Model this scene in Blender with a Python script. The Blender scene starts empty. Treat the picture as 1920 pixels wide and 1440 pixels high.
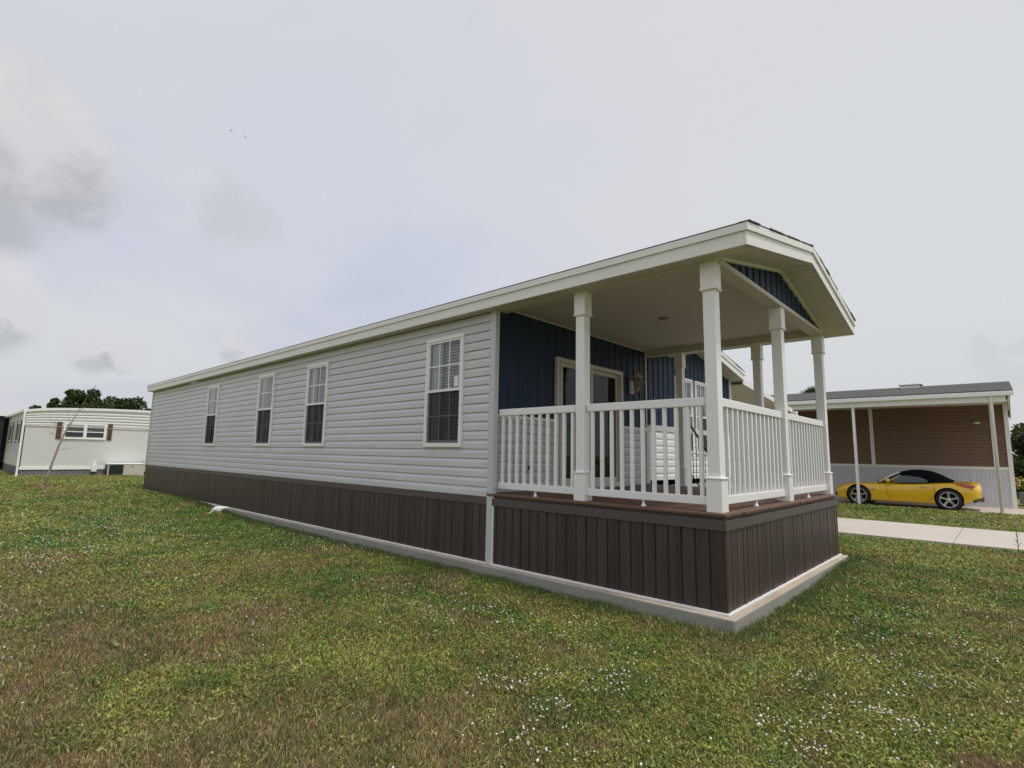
import bpy, bmesh, math, random
import numpy as np
from mathutils import Vector, Matrix
random.seed(7)
scene = bpy.context.scene
COL = scene.collection
R = math.radians

# ---------------------------------------------------------------- camera
CAM = Vector((-4.6913, -1.8305, 1.3123))
YAW, PITCH, ROLL = 0.82235, 0.13273, 0.01843
_F = Vector((math.sin(YAW)*math.cos(PITCH), math.cos(YAW)*math.cos(PITCH), math.sin(PITCH)))
_R = Vector((math.cos(YAW), -math.sin(YAW), 0))
_U = _R.cross(_F)
_R2 = _R*math.cos(ROLL)+_U*math.sin(ROLL)
_U2 = _U*math.cos(ROLL)-_R*math.sin(ROLL)
cd = bpy.data.cameras.new('camera'); cam = bpy.data.objects.new('camera', cd); COL.objects.link(cam)
M = Matrix((_R2, _U2, -_F)).transposed().to_4x4(); M.translation = CAM
cam.matrix_world = M
cd.sensor_width = 36; cd.lens = 18.63; cd.clip_start = 0.05; cd.clip_end = 6000
scene.camera = cam

# ---------------------------------------------------------------- world, sun, exposure
SUN_EL, SUN_STR, SUN_ANG = 68.0, 2.0, 7.0
SUN_AZ = Vector((0.05, -1.0, 0)).normalized()         # horizontal direction towards the sun
wd = bpy.data.worlds.new('World'); scene.world = wd; wd.use_nodes = True
nt = wd.node_tree; nt.nodes.clear()
def N(t, **kw):
    n = nt.nodes.new(t)
    for k, v in kw.items():
        if k == 'inp':
            for a, b in v.items(): n.inputs[a].default_value = b
        else: setattr(n, k, v)
    return n
def L(a, b): nt.links.new(a, b)
def math_n(op, a, b=None, c=None, clamp=False):
    n = nt.nodes.new('ShaderNodeMath'); n.operation = op; n.use_clamp = clamp
    for i, x in enumerate((a, b, c)):
        if x is None: continue
        if isinstance(x, (int, float)): n.inputs[i].default_value = x
        else: nt.links.new(x, n.inputs[i])
    return n.outputs[0]
def mixc(f, a, b):
    n = nt.nodes.new('ShaderNodeMix'); n.data_type = 'RGBA'
    for i, x in ((0, f), (6, a), (7, b)):
        if isinstance(x, (int, float)): n.inputs[i].default_value = x
        elif isinstance(x, tuple): n.inputs[i].default_value = x
        else: nt.links.new(x, n.inputs[i])
    return n.outputs[2]
def ramp(f, lo, hi):
    n = nt.nodes.new('ShaderNodeMapRange'); n.interpolation_type = 'SMOOTHSTEP'
    nt.links.new(f, n.inputs[0]); n.inputs[1].default_value = lo; n.inputs[2].default_value = hi
    return n.outputs[0]
sky = N('ShaderNodeTexSky', sky_type='NISHITA', sun_disc=False, sun_elevation=R(SUN_EL),
        sun_rotation=math.atan2(SUN_AZ.x, SUN_AZ.y), air_density=1.0, dust_density=2.0)
tc = N('ShaderNodeTexCoord')
D = tc.outputs['Generated']
sep = N('ShaderNodeSeparateXYZ'); L(D, sep.inputs[0])
zc = math_n('MAXIMUM', sep.outputs[2], 0.0)
den = math_n('ADD', zc, 0.12)
inv = math_n('DIVIDE', 1.0, den)
sc = nt.nodes.new('ShaderNodeVectorMath'); sc.operation = 'SCALE'; L(D, sc.inputs[0]); L(inv, sc.inputs[3])
def noise(vec, scale, detail=4, rough=0.5, dist=0.0, off=(0, 0, 0)):
    m = nt.nodes.new('ShaderNodeMapping'); nt.links.new(vec, m.inputs[0]); m.inputs[1].default_value = off
    n = nt.nodes.new('ShaderNodeTexNoise'); nt.links.new(m.outputs[0], n.inputs['Vector'])
    n.inputs['Scale'].default_value = scale; n.inputs['Detail'].default_value = detail
    n.inputs['Roughness'].default_value = rough; n.inputs['Distortion'].default_value = dist
    return n.outputs[0]
n1 = noise(sc.outputs[0], 0.55, 5, 0.5, 0.4, (3.1, 1.7, 0))
n2 = noise(sc.outputs[0], 1.6, 6, 0.55, 0.3, (7.3, 4.2, 2))
# high thin overcast: pale lilac-grey sheet with whiter and bluer swathes (values are for Background strength 0.1)
K = 1.0
c_white = (7.3*K, 7.4*K, 7.6*K, 1); c_lilac = (6.55*K, 6.65*K, 7.55*K, 1); c_blue = (4.7*K, 5.5*K, 6.9*K, 1)
base = mixc(ramp(n1, 0.36, 0.6), c_lilac, c_white)
base = mixc(math_n('MULTIPLY', ramp(n2, 0.58, 0.8), 0.35), base, c_blue)
def dirv(u, v):
    d = _F + _R2*((u-960)/993.5) - _U2*((v-720)/993.5); return d.normalized()
def blob(u, v, r, soft):
    """soft round mask in the sky around a compass direction of the real sky"""
    d = dirv(u, v)
    dp = nt.nodes.new('ShaderNodeVectorMath'); dp.operation = 'DOT_PRODUCT'
    nt.links.new(D, dp.inputs[0]); dp.inputs[1].default_value = d
    return dp.outputs['Value']
def blobmask(u, v, r, nz, amp, soft):
    ang = math_n('ARCCOSINE', math_n('MINIMUM', blob(u, v, r, soft), 0.99999))
    a = math_n('DIVIDE', ang, r)
    a = math_n('ADD', a, math_n('MULTIPLY', math_n('SUBTRACT', nz, 0.5), amp))
    n = nt.nodes.new('ShaderNodeMapRange'); n.interpolation_type = 'SMOOTHSTEP'
    nt.links.new(a, n.inputs[0]); n.inputs[1].default_value = 1.0+soft; n.inputs[2].default_value = 1.0-soft
    return n.outputs[0]
nzd = noise(D, 6.0, 7, 0.6, 0.2)
nzf = noise(D, 15.0, 6, 0.6, 0.3)
# blue gap above the roof
m = math_n('MULTIPLY', blobmask(770, 525, 0.10, nzd, 2.4, 0.7), 0.8)
base = mixc(m, base, c_blue)
# broad bright swathe straight ahead and to the right
m = math_n('MULTIPLY', blobmask(1300, 260, 0.42, n1, 1.5, 0.7), 0.55)
base = mixc(m, base, (7.5*K, 7.55*K, 7.7*K, 1))
m = math_n('MULTIPLY', blobmask(1750, 380, 0.40, n1, 1.2, 0.6), 0.85)
base = mixc(m, base, (7.35*K, 7.5*K, 7.6*K, 1))
m = math_n('MULTIPLY', blobmask(700, 330, 0.30, n2, 1.8, 0.7), 0.55)
base = mixc(m, base, (6.75*K, 6.9*K, 7.95*K, 1))
# cumulus at the left edge: white top, grey base
def cumulus(base, u, v, r, amp, squash, lo, hi, a=1.0):
    m = math_n('MULTIPLY', blobmask(u, v, r, nzd, amp, 0.28), a)
    vv = ramp(math_n('ADD', sep.outputs[2], math_n('MULTIPLY', math_n('SUBTRACT', nzf, 0.5), 0.22)), lo, hi)
    c = mixc(vv, (4.9*K, 5.0*K, 5.2*K, 1), (7.5*K, 7.5*K, 7.5*K, 1))
    c = mixc(math_n('MULTIPLY', ramp(nzf, 0.40, 0.62), 0.30), c, (6.2*K, 6.25*K, 6.35*K, 1))
    return mixc(m, base, c)
def zof(v, u): return dirv(u, v).z
base = cumulus(base, 60, 265, 0.085, 1.9, 1, zof(405, 60), zof(200, 60), 0.9)
base = cumulus(base, -50, 270, 0.115, 1.6, 1, zof(405, 60), zof(200, 60), 0.9)
base = cumulus(base, -20, 570, 0.06, 1.3, 1, zof(650, 30), zof(590, 30), 0.8)
base = cumulus(base, 175, 655, 0.032, 1.0, 1, zof(705, 200), zof(665, 200), 0.8)
base = cumulus(base, 235, 665, 0.026, 1.0, 1, zof(705, 200), zof(665, 200), 0.8)
base = cumulus(base, 445, 652, 0.025, 1.2, 1, zof(690, 440), zof(655, 440), 0.6)
base = cumulus(base, 1900, 672, 0.04, 2.2, 1, zof(665, 1900), zof(640, 1900), 0.25)
base = mixc(math_n('MULTIPLY', blobmask(440, 410, 0.05, nzf, 2.4, 0.5), 0.4), base, (5.5*K, 5.6*K, 5.8*K, 1))
# slightly dimmer band at the horizon
hz = ramp(sep.outputs[2], 0.30, 0.0)
base = mixc(math_n('MULTIPLY', hz, 0.35), base, (5.9*K, 6.05*K, 6.2*K, 1))
# the veiled sun brightens the sheet around it (far outside the frame, overhead)
sd = (SUN_AZ*math.cos(R(SUN_EL)) + Vector((0, 0, math.sin(R(SUN_EL))))).normalized()
dp = nt.nodes.new('ShaderNodeVectorMath'); dp.operation = 'DOT_PRODUCT'; L(D, dp.inputs[0]); dp.inputs[1].default_value = sd
glow = math_n('ADD', 1.0, math_n('MULTIPLY', ramp(dp.outputs['Value'], 0.62, 1.0), 1.1))
gs = nt.nodes.new('ShaderNodeVectorMath'); gs.operation = 'SCALE'; L(base, gs.inputs[0]); L(glow, gs.inputs[3])
fin = mixc(0.90, sky.outputs[0], gs.outputs[0])
bg = N('ShaderNodeBackground'); bg.inputs[1].default_value = 0.1
L(fin, bg.inputs[0])
wo = N('ShaderNodeOutputWorld'); L(bg.outputs[0], wo.inputs[0])

sl = bpy.data.lights.new('sun', 'SUN'); sl.energy = SUN_STR; sl.angle = R(SUN_ANG); sl.color = (1.0, 0.96, 0.9)
so = bpy.data.objects.new('sun', sl); COL.objects.link(so)
so.rotation_euler = (-sd).to_track_quat('-Z', 'Y').to_euler(); so.location = (0, -10, 30)
scene.view_settings.view_transform = 'Standard'; scene.view_settings.look = 'None'
scene.view_settings.exposure = 0.0; scene.view_settings.gamma = 1.0
scene.render.engine = 'CYCLES'
try:
    scene.cycles.max_bounces = 8; scene.cycles.transparent_max_bounces = 12
    scene.cycles.use_denoising = True
except Exception: pass

# ---------------------------------------------------------------- materials
def mat(name, color, rough=0.5, var=0.0, vscale=3.0, var2=0.0, v2scale=30.0, bump=0.0, bscale=60.0, metallic=0.0,
        spec=0.5, tint=None, stretch=(1, 1, 1), coat=0.0, emit=None):
    m = bpy.data.materials.new(name); m.use_nodes = True
    t = m.node_tree; b = t.nodes['Principled BSDF']
    b.inputs['Roughness'].default_value = rough; b.inputs['Metallic'].default_value = metallic
    b.inputs['Specular IOR Level'].default_value = spec; b.inputs['Coat Weight'].default_value = coat
    b.inputs['Coat Roughness'].default_value = 0.04
    c = (*color, 1)
    tcn = t.nodes.new('ShaderNodeTexCoord'); mp = t.nodes.new('ShaderNodeMapping'); mp.inputs[3].default_value = stretch
    t.links.new(tcn.outputs['Object'], mp.inputs[0])
    def nz(scale, detail=5):
        n = t.nodes.new('ShaderNodeTexNoise'); n.inputs['Scale'].default_value = scale; n.inputs['Detail'].default_value = detail
        n.inputs['Roughness'].default_value = 0.6
        t.links.new(mp.outputs[0], n.inputs['Vector']); return n.outputs[0]
    out = None
    def mixin(fac_out, amt, a, bcol):
        mr = t.nodes.new('ShaderNodeMapRange'); t.links.new(fac_out, mr.inputs[0])
        mr.inputs[1].default_value = 0.38; mr.inputs[2].default_value = 0.66; mr.inputs[4].default_value = amt
        mx = t.nodes.new('ShaderNodeMix'); mx.data_type = 'RGBA'; t.links.new(mr.outputs[0], mx.inputs[0])
        if isinstance(a, tuple): mx.inputs[6].default_value = a
        else: t.links.new(a, mx.inputs[6])
        mx.inputs[7].default_value = bcol; return mx.outputs[2]
    tn = (*tint, 1) if tint else tuple(x*0.55 for x in color)+(1,)
    cur = c
    if var > 0: cur = mixin(nz(vscale), var, cur, tn)
    if var2 > 0: cur = mixin(nz(v2scale), var2, cur, tn)
    if isinstance(cur, tuple): b.inputs['Base Color'].default_value = cur
    else: t.links.new(cur, b.inputs['Base Color'])
    if bump > 0:
        bn = t.nodes.new('ShaderNodeBump'); bn.inputs['Strength'].default_value = bump; bn.inputs['Distance'].default_value = 0.01
        t.links.new(nz(bscale), bn.inputs['Height']); t.links.new(bn.outputs[0], b.inputs['Normal'])
    if emit:
        b.inputs['Emission Color'].default_value = (*emit[0], 1); b.inputs['Emission Strength'].default_value = emit[1]
    return m
def glass(name, tintc=(0.9, 0.95, 0.95), base_dark=0.0, refl=1.0):
    """thin pane: mostly transparent, mirror-like reflection by Fresnel"""
    m = bpy.data.materials.new(name); m.use_nodes = True; t = m.node_tree; t.nodes.clear()
    o = t.nodes.new('ShaderNodeOutputMaterial'); tr = t.nodes.new('ShaderNodeBsdfTransparent'); gl = t.nodes.new('ShaderNodeBsdfGlossy')
    tr.inputs[0].default_value = (*tintc, 1); gl.inputs['Roughness'].default_value = 0.02
    fr = t.nodes.new('ShaderNodeFresnel'); fr.inputs[0].default_value = 1.5
    mu = t.nodes.new('ShaderNodeMath'); mu.operation = 'MULTIPLY_ADD'; mu.use_clamp = True
    mu.inputs[1].default_value = 1.6*refl; mu.inputs[2].default_value = 0.02
    t.links.new(fr.outputs[0], mu.inputs[0])
    nz = t.nodes.new('ShaderNodeTexNoise'); nz.inputs['Scale'].default_value = 1.2
    bp = t.nodes.new('ShaderNodeBump'); bp.inputs['Strength'].default_value = 0.08; bp.inputs['Distance'].default_value = 0.02
    t.links.new(nz.outputs[0], bp.inputs['Height']); t.links.new(bp.outputs[0], gl.inputs['Normal'])
    mx = t.nodes.new('ShaderNodeMixShader'); t.links.new(mu.outputs[0], mx.inputs[0])
    t.links.new(tr.outputs[0], mx.inputs[1]); t.links.new(gl.outputs[0], mx.inputs[2]); t.links.new(mx.outputs[0], o.inputs[0])
    return m
def attr_mat(name, rough=0.7, attr='Col', trans=0.0, bump=0.0, bscale=40, noise=0.0, nscale=25.0, ncol=(0.1, 0.07, 0.04)):
    m = bpy.data.materials.new(name); m.use_nodes = True; t = m.node_tree; b = t.nodes['Principled BSDF']
    a = t.nodes.new('ShaderNodeAttribute'); a.attribute_name = attr
    b.inputs['Roughness'].default_value = rough; b.inputs['Specular IOR Level'].default_value = 0.25
    src = a.outputs['Color']
    if noise > 0:
        g = t.nodes.new('ShaderNodeTexCoord')
        n = t.nodes.new('ShaderNodeTexNoise'); n.inputs['Scale'].default_value = nscale; n.inputs['Detail'].default_value = 6
        n.inputs['Roughness'].default_value = 0.65
        t.links.new(g.outputs['Object'], n.inputs['Vector'])
        mr = t.nodes.new('ShaderNodeMapRange'); t.links.new(n.outputs[0], mr.inputs[0])
        mr.inputs[1].default_value = 0.42; mr.inputs[2].default_value = 0.62; mr.inputs[4].default_value = noise
        mx = t.nodes.new('ShaderNodeMix'); mx.data_type = 'RGBA'; t.links.new(mr.outputs[0], mx.inputs[0])
        t.links.new(src, mx.inputs[6]); mx.inputs[7].default_value = (*ncol, 1); src = mx.outputs[2]
    t.links.new(src, b.inputs['Base Color'])
    if bump > 0:
        g2 = t.nodes.new('ShaderNodeTexCoord'); n = t.nodes.new('ShaderNodeTexNoise'); n.inputs['Scale'].default_value = bscale; n.inputs['Detail'].default_value = 8
        t.links.new(g2.outputs['Object'], n.inputs['Vector'])
        bn = t.nodes.new('ShaderNodeBump'); bn.inputs['Strength'].default_value = bump; bn.inputs['Distance'].default_value = 0.03
        t.links.new(n.outputs[0], bn.inputs['Height']); t.links.new(bn.outputs[0], b.inputs['Normal'])
    if trans > 0:
        o = t.nodes['Material Output']; tl = t.nodes.new('ShaderNodeBsdfTranslucent'); t.links.new(src, tl.inputs[0])
        ms = t.nodes.new('ShaderNodeMixShader'); ms.inputs[0].default_value = trans
        t.links.new(b.outputs[0], ms.inputs[1]); t.links.new(tl.outputs[0], ms.inputs[2]); t.links.new(ms.outputs[0], o.inputs[0])
    return m

VINYL = mat('grey_vinyl', (0.64, 0.643, 0.655), 0.42, var=0.20, vscale=0.9, var2=0.16, v2scale=8, stretch=(1, 0.22, 1.4), bump=0.35, bscale=5)
VINYLW = mat('white_vinyl', (0.86, 0.855, 0.84), 0.35, var=0.06, vscale=2, bump=0.03, bscale=120)
TRIMG = mat('grey_trim', (0.57, 0.575, 0.585), 0.4, var=0.08, vscale=3)
FASC = mat('fascia_white', (0.83, 0.82, 0.785), 0.4, var=0.10, vscale=1.5, var2=0.10, v2scale=9, tint=(0.5, 0.5, 0.44), stretch=(1, 1, 1))
BEIGE = mat('soffit_beige', (0.60, 0.57, 0.51), 0.55, var=0.12, vscale=1.2)
CEIL = mat('ceiling_beige', (0.58, 0.55, 0.50), 0.7, var=0.10, vscale=0.8)
NAVY = mat('navy_siding', (0.016, 0.034, 0.070), 0.55, spec=.3, var=0.15, vscale=2.0, bump=0.04, bscale=70)
BROWN = mat('brown_skirting', (0.034, 0.022, 0.020), 0.40, var=0.85, vscale=1.7, var2=0.35, v2scale=11, tint=(0.078, 0.059, 0.053), stretch=(3, 3, 0.10), bump=0.06, bscale=60)
BROWNT = mat('brown_trim', (0.088, 0.068, 0.064), 0.45, var=0.25, vscale=3, tint=(0.09, 0.075, 0.07))
DECK = mat('deck_wood', (0.150, 0.078, 0.050), 0.6, var=0.5, vscale=3, var2=0.4, v2scale=30, tint=(0.10, 0.055, 0.04), stretch=(6, 0.6, 3), bump=0.2, bscale=30)
SHING = mat('shingles', (0.12, 0.115, 0.11), 0.9, var=0.5, vscale=2.5, var2=0.5, v2scale=40, tint=(0.06, 0.058, 0.055), bump=0.5, bscale=80)
SHINGN = mat('shingles_grey', (0.095, 0.092, 0.088), 0.95, spec=.2, var=0.4, vscale=1.2, var2=0.4, v2scale=8, tint=(0.055, 0.053, 0.05), stretch=(1, 0.3, 1), bump=0.4, bscale=60)
CONC = mat('concrete', (0.50, 0.43, 0.33), 0.85, var=0.7, vscale=1.6, var2=0.5, v2scale=18, tint=(0.31, 0.25, 0.18), bump=0.15, bscale=90)
CONCP = mat('driveway_concrete', (0.50, 0.45, 0.39), 0.85, var=0.25, vscale=0.6, var2=0.2, v2scale=12, tint=(0.38, 0.33, 0.28), bump=0.1, bscale=90)
DARK = mat('dark_interior', (0.02, 0.02, 0.02), 0.8)
BLIND = mat('blind_white', (0.75, 0.75, 0.73), 0.5)
CURT = mat('curtain_white', (0.80, 0.81, 0.82), 0.8)
METALD = mat('dark_bronze', (0.05, 0.045, 0.04), 0.4, metallic=0.6)
IRON = mat('black_iron', (0.02, 0.02, 0.022), 0.45, metallic=0.4)
GLASS = glass('window_glass')
GLASSD = glass('dark_glass', (0.45, 0.5, 0.5), refl=0.35)
BARK = mat('bark', (0.16, 0.125, 0.09), 0.9, var=0.4, vscale=8, bump=0.5, bscale=40)
def screen_mat():
    m = bpy.data.materials.new('insect_screen'); m.use_nodes = True; t = m.node_tree; t.nodes.clear()
    o = t.nodes.new('ShaderNodeOutputMaterial'); tr = t.nodes.new('ShaderNodeBsdfTransparent'); d = t.nodes.new('ShaderNodeBsdfDiffuse')
    d.inputs[0].default_value = (0.03, 0.03, 0.032, 1); mx = t.nodes.new('ShaderNodeMixShader'); mx.inputs[0].default_value = 0.62
    t.links.new(tr.outputs[0], mx.inputs[1]); t.links.new(d.outputs[0], mx.inputs[2]); t.links.new(mx.outputs[0], o.inputs[0]); return m
SCREEN = screen_mat()

# ---------------------------------------------------------------- mesh helpers
class MB:
    def __init__(s): s.v = []; s.f = []; s.sm = []
    def quad(s, *p, smooth=False):
        n = len(s.v); s.v += [tuple(q) for q in p]; s.f.append(tuple(range(n, n+len(p)))); s.sm.append(smooth); return s
    def box(s, x0, x1, y0, y1, z0, z1):
        if x0 > x1: x0, x1 = x1, x0
        if y0 > y1: y0, y1 = y1, y0
        if z0 > z1: z0, z1 = z1, z0
        n = len(s.v)
        s.v += [(x0, y0, z0), (x1, y0, z0), (x1, y1, z0), (x0, y1, z0), (x0, y0, z1), (x1, y0, z1), (x1, y1, z1), (x0, y1, z1)]
        for q in ((0, 3, 2, 1), (4, 5, 6, 7), (0, 1, 5, 4), (1, 2, 6, 5), (2, 3, 7, 6), (3, 0, 4, 7)):
            s.f.append(tuple(n+i for i in q)); s.sm.append(False)
        return s
    def prism(s, poly, d):
        """closed prism: polygon (3D points) extruded by vector d"""
        n = len(s.v); k = len(poly); d = Vector(d)
        s.v += [tuple(p) for p in poly] + [tuple(Vector(p)+d) for p in poly]
        s.f.append(tuple(n+i for i in range(k))[::-1]); s.sm.append(False)
        s.f.append(tuple(n+k+i for i in range(k))); s.sm.append(False)
        for i in range(k):
            j = (i+1) % k; s.f.append((n+i, n+j, n+k+j, n+k+i)); s.sm.append(False)
        return s
    def tube(s, pts, rads, seg=8, cap=True):
        pts = [Vector(p) for p in pts]
        if isinstance(rads, (int, float)): rads = [rads]*len(pts)
        n0 = len(s.v); up = None
        for i, p in enumerate(pts):
            t = (pts[min(i+1, len(pts)-1)]-pts[max(i-1, 0)]).normalized()
            if up is None: up = Vector((0, 0, 1)) if abs(t.z) < 0.9 else Vector((1, 0, 0))
            a = t.cross(up).normalized(); b = t.cross(a).normalized(); up = a.cross(t).normalized()
            for k in range(seg):
                th = 2*math.pi*k/seg; s.v.append(tuple(p+(a*math.cos(th)+b*math.sin(th))*rads[i]))
        for i in range(len(pts)-1):
            for k in range(seg):
                k2 = (k+1) % seg
                s.f.append((n0+i*seg+k, n0+i*seg+k2, n0+(i+1)*seg+k2, n0+(i+1)*seg+k)); s.sm.append(True)
        if cap:
            s.f.append(tuple(n0+k for k in range(seg))[::-1]); s.sm.append(False)
            e = n0+(len(pts)-1)*seg; s.f.append(tuple(e+k for k in range(seg))); s.sm.append(False)
        return s
    def lathe(s, c, prof, seg=20, axis='Z'):
        """prof: list of (r, h)"""
        c = Vector(c); n0 = len(s.v)
        for r, h in prof:
            for k in range(seg):
                th = 2*math.pi*k/seg; a, b = r*math.cos(th), r*math.sin(th)
                s.v.append(tuple(c+(Vector((a, b, h)) if axis == 'Z' else Vector((a, h, b)) if axis == 'Y' else Vector((h, a, b)))))
        for i in range(len(prof)-1):
            for k in range(seg):
                k2 = (k+1) % seg
                s.f.append((n0+i*seg+k, n0+i*seg+k2, n0+(i+1)*seg+k2, n0+(i+1)*seg+k)); s.sm.append(True)
        return s
    def build(s, name, material, parent=None, bevel=0.0, segs=2, attr=None):
        me = bpy.data.meshes.new(name); me.from_pydata(s.v, [], s.f); me.update()
        me.polygons.foreach_set('use_smooth', s.sm)
        if material: me.materials.append(material)
        o = bpy.data.objects.new(name, me); COL.objects.link(o)
        if parent: o.parent = parent
        if bevel:
            b = o.modifiers.new('bevel', 'BEVEL'); b.width = bevel; b.segments = segs; b.limit_method = 'ANGLE'; b.angle_limit = R(50)
        return o
def empty(name, loc=(0, 0, 0), rz=0, label=None, cat=None, group=None, parent=None):
    o = bpy.data.objects.new(name, None); COL.objects.link(o); o.location = loc; o.rotation_euler = (0, 0, rz)
    o.empty_display_size = 0.2
    if parent: o.parent = parent
    return tag(o, label, cat, group)
def tag(o, label=None, cat=None, group=None, kind=None):
    if label: o['label'] = label
    if cat: o['category'] = cat
    if group: o['group'] = group
    if kind: o['kind'] = kind
    return o
def copy_tree(o, parent=None):
    c = o.copy(); COL.objects.link(c)
    if parent: c.parent = parent
    for ch in list(o.children): copy_tree(ch, c)
    return c

# wall frames: (a, d, z) -> world, a along the wall, d outwards
def FR_left(x0): return lambda a, d, z: (x0-d, a, z)        # faces -x
def FR_end(y0): return lambda a, d, z: (a, y0-d, z)         # faces -y
def FR_right(x0): return lambda a, d, z: (x0+d, a, z)       # faces +x
def FR_back(y0): return lambda a, d, z: (a, y0+d, z)        # faces +y

def spans(a0, a1, zlo, zhi, holes, top=None):
    """intervals of a free of holes for a horizontal strip"""
    iv = [(a0, a1)]
    for (h0, h1, g0, g1) in holes:
        if zhi <= g0+1e-4 or zlo >= g1-1e-4: continue
        nv = []
        for (p, q) in iv:
            if h1 <= p or h0 >= q: nv.append((p, q)); continue
            if h0 > p: nv.append((p, h0))
            if h1 < q: nv.append((h1, q))
        iv = nv
    return iv
def lap_siding(fr, a0, a1, z0, z1, holes=(), course=0.1168, dep=0.014, clip=None):
    """Dutch-lap courses; clip(z)->(a0,a1) narrows the run with height"""
    mb = MB(); z = z0; off = 0
    cuts = sorted({g for h in holes for g in h[2:]})
    while z < z1-0.004:
        zt = min(z+course, z1); h = course
        prof = [(-0.006, z-0.004), (dep, z-0.004), (dep, z+h*0.52), (dep*0.72, z+h*0.66), (dep*0.30, z+h*0.80), (dep*0.12, z+h-0.013), (-0.008, z+h-0.012), (-0.008, z+h-0.003)]
        prof = [(d, min(q, zt)) for d, q in prof]
        for i in range(len(prof)-1):
            (d1, q1), (d2, q2) = prof[i], prof[i+1]
            segs = [(q1, q2, d1, d2)]
            for c in cuts:
                ns = []
                for (p, q, e, f) in segs:
                    if p+1e-5 < c < q-1e-5:
                        m = e+(f-e)*(c-p)/(q-p); ns += [(p, c, e, m), (c, q, m, f)]
                    else: ns.append((p, q, e, f))
                segs = ns
            for (p, q, e, f) in segs:
                lo, hi = (a0, a1) if clip is None else clip((p+q)/2)
                if hi <= lo: continue
                for (s, t) in spans(lo, hi, (p+q)/2-1e-3, (p+q)/2+1e-3, holes):
                    mb.quad(fr(s, e, p), fr(t, e, p), fr(t, f, q), fr(s, f, q), smooth=(i in (2, 3, 4)))
        z += course
    return mb
def batten_wall(fr, a0, a1, z0, ztop, holes=(), sp=0.2, wb=0.018, dep=0.014):
    """vertical boards with raised V-shaped battens; ztop is a number or a function of a"""
    mb = MB(); zt = ztop if callable(ztop) else (lambda a: ztop)
    xs = []
    a = a0
    pts = [(a0, 0)]
    c = a0+sp*0.5
    while c+wb < a1:
        pts += [(c-wb, 0), (c-wb*0.45, dep), (c+wb*0.45, dep), (c+wb, 0)]; c += sp
    pts.append((a1, 0))
    cuts = sorted({q for h in holes for q in h[:2]})
    out = []
    for i in range(len(pts)-1):
        (p, dp), (q, dq) = pts[i], pts[i+1]
        s = [(p, q, dp, dq)]
        for cc in cuts:
            ns = []
            for (u, v, e, f) in s:
                if u+1e-5 < cc < v-1e-5:
                    m = e+(f-e)*(cc-u)/(v-u); ns += [(u, cc, e, m), (cc, v, m, f)]
                else: ns.append((u, v, e, f))
            s = ns
        out += s
    for (p, q, dp, dq) in out:
        am = (p+q)/2
        iv = [(z0, None)]
        zs = [(z0, 'T')]
        hs = sorted([h for h in holes if h[0] < am < h[1]], key=lambda h: h[2])
        cur = z0; strips = []
        for h in hs:
            if h[2] > cur: strips.append((cur, h[2]))
            cur = max(cur, h[3])
        strips.append((cur, 'T'))
        for (b, t) in strips:
            t1, t2 = (zt(p), zt(q)) if t == 'T' else (t, t)
            if min(t1, t2) <= b+1e-4 and max(t1, t2) <= b+1e-3: continue
            mb.quad(fr(p, dp, b), fr(q, dq, b), fr(q, dq, max(t2, b)), fr(p, dp, max(t1, b)))
    return mb
def skirting(fr, a0, a1, z0, z1, sp=0.13, dep=0.012, rnd=None):
    mb = MB(); rnd = rnd or random.Random(3); a = a0; k = 0
    while a < a1-1e-4:
        b = min(a+sp, a1); t = 0.004 if k % 3 == 0 else 0.0; g = 0.011
        d1 = dep + (t if k % 3 == 0 else rnd.uniform(-.0008, .0008)); d2 = dep + (0 if k % 3 == 0 else 0.0)
        p = [(a, 0), (a+g*0.6, d1), ((a+b)/2-0.012, d1-0.001), ((a+b)/2, d1-0.005), ((a+b)/2+0.012, d2-0.001), (b-g, d2), (b-.003, 0), (b, 0)]
        p = [(min(x, b), d) for x, d in p]
        for i in range(len(p)-1):
            mb.quad(fr(p[i][0], p[i][1], z0), fr(p[i+1][0], p[i+1][1], z0), fr(p[i+1][0], p[i+1][1], z1), fr(p[i][0], p[i][1], z1))
        a = b; k += 1
    return mb
def fbox(mb, fr, a0, a1, d0, d1, z0, z1):
    p = fr(a0, d0, z0); q = fr(a1, d1, z1); return mb.box(p[0], q[0], p[1], q[1], p[2], q[2])

# ---------------------------------------------------------------- 2D noise for the lawn
def _hash(ix, iy, s):
    n = (ix.astype(np.int64)*374761393 + iy.astype(np.int64)*668265263 + s*974634777) & 0xffffffff
    n = ((n ^ (n >> 13))*1274126177) & 0xffffffff
    return ((n ^ (n >> 16)) & 0xffff)/65535.0
def vnoise(x, y, scale, seed=0, octv=3):
    x = np.asarray(x, float)*scale; y = np.asarray(y, float)*scale; t = 0; a = 1; w = 0
    for o in range(octv):
        ix = np.floor(x); iy = np.floor(y); fx = x-ix; fy = y-iy; fx = fx*fx*(3-2*fx); fy = fy*fy*(3-2*fy)
        h = lambda i, j: _hash(ix+i, iy+j, seed+o*17)
        v = (h(0, 0)*(1-fx)+h(1, 0)*fx)*(1-fy)+(h(0, 1)*(1-fx)+h(1, 1)*fx)*fy
        t = t+v*a; w += a; a *= 0.5; x = x*2.03+11.3; y = y*2.03+5.7
    return t/w
def sst(x, a, b):
    t = np.clip((np.asarray(x, float)-a)/(b-a), 0, 1); return t*t*(3-2*t)
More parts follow.
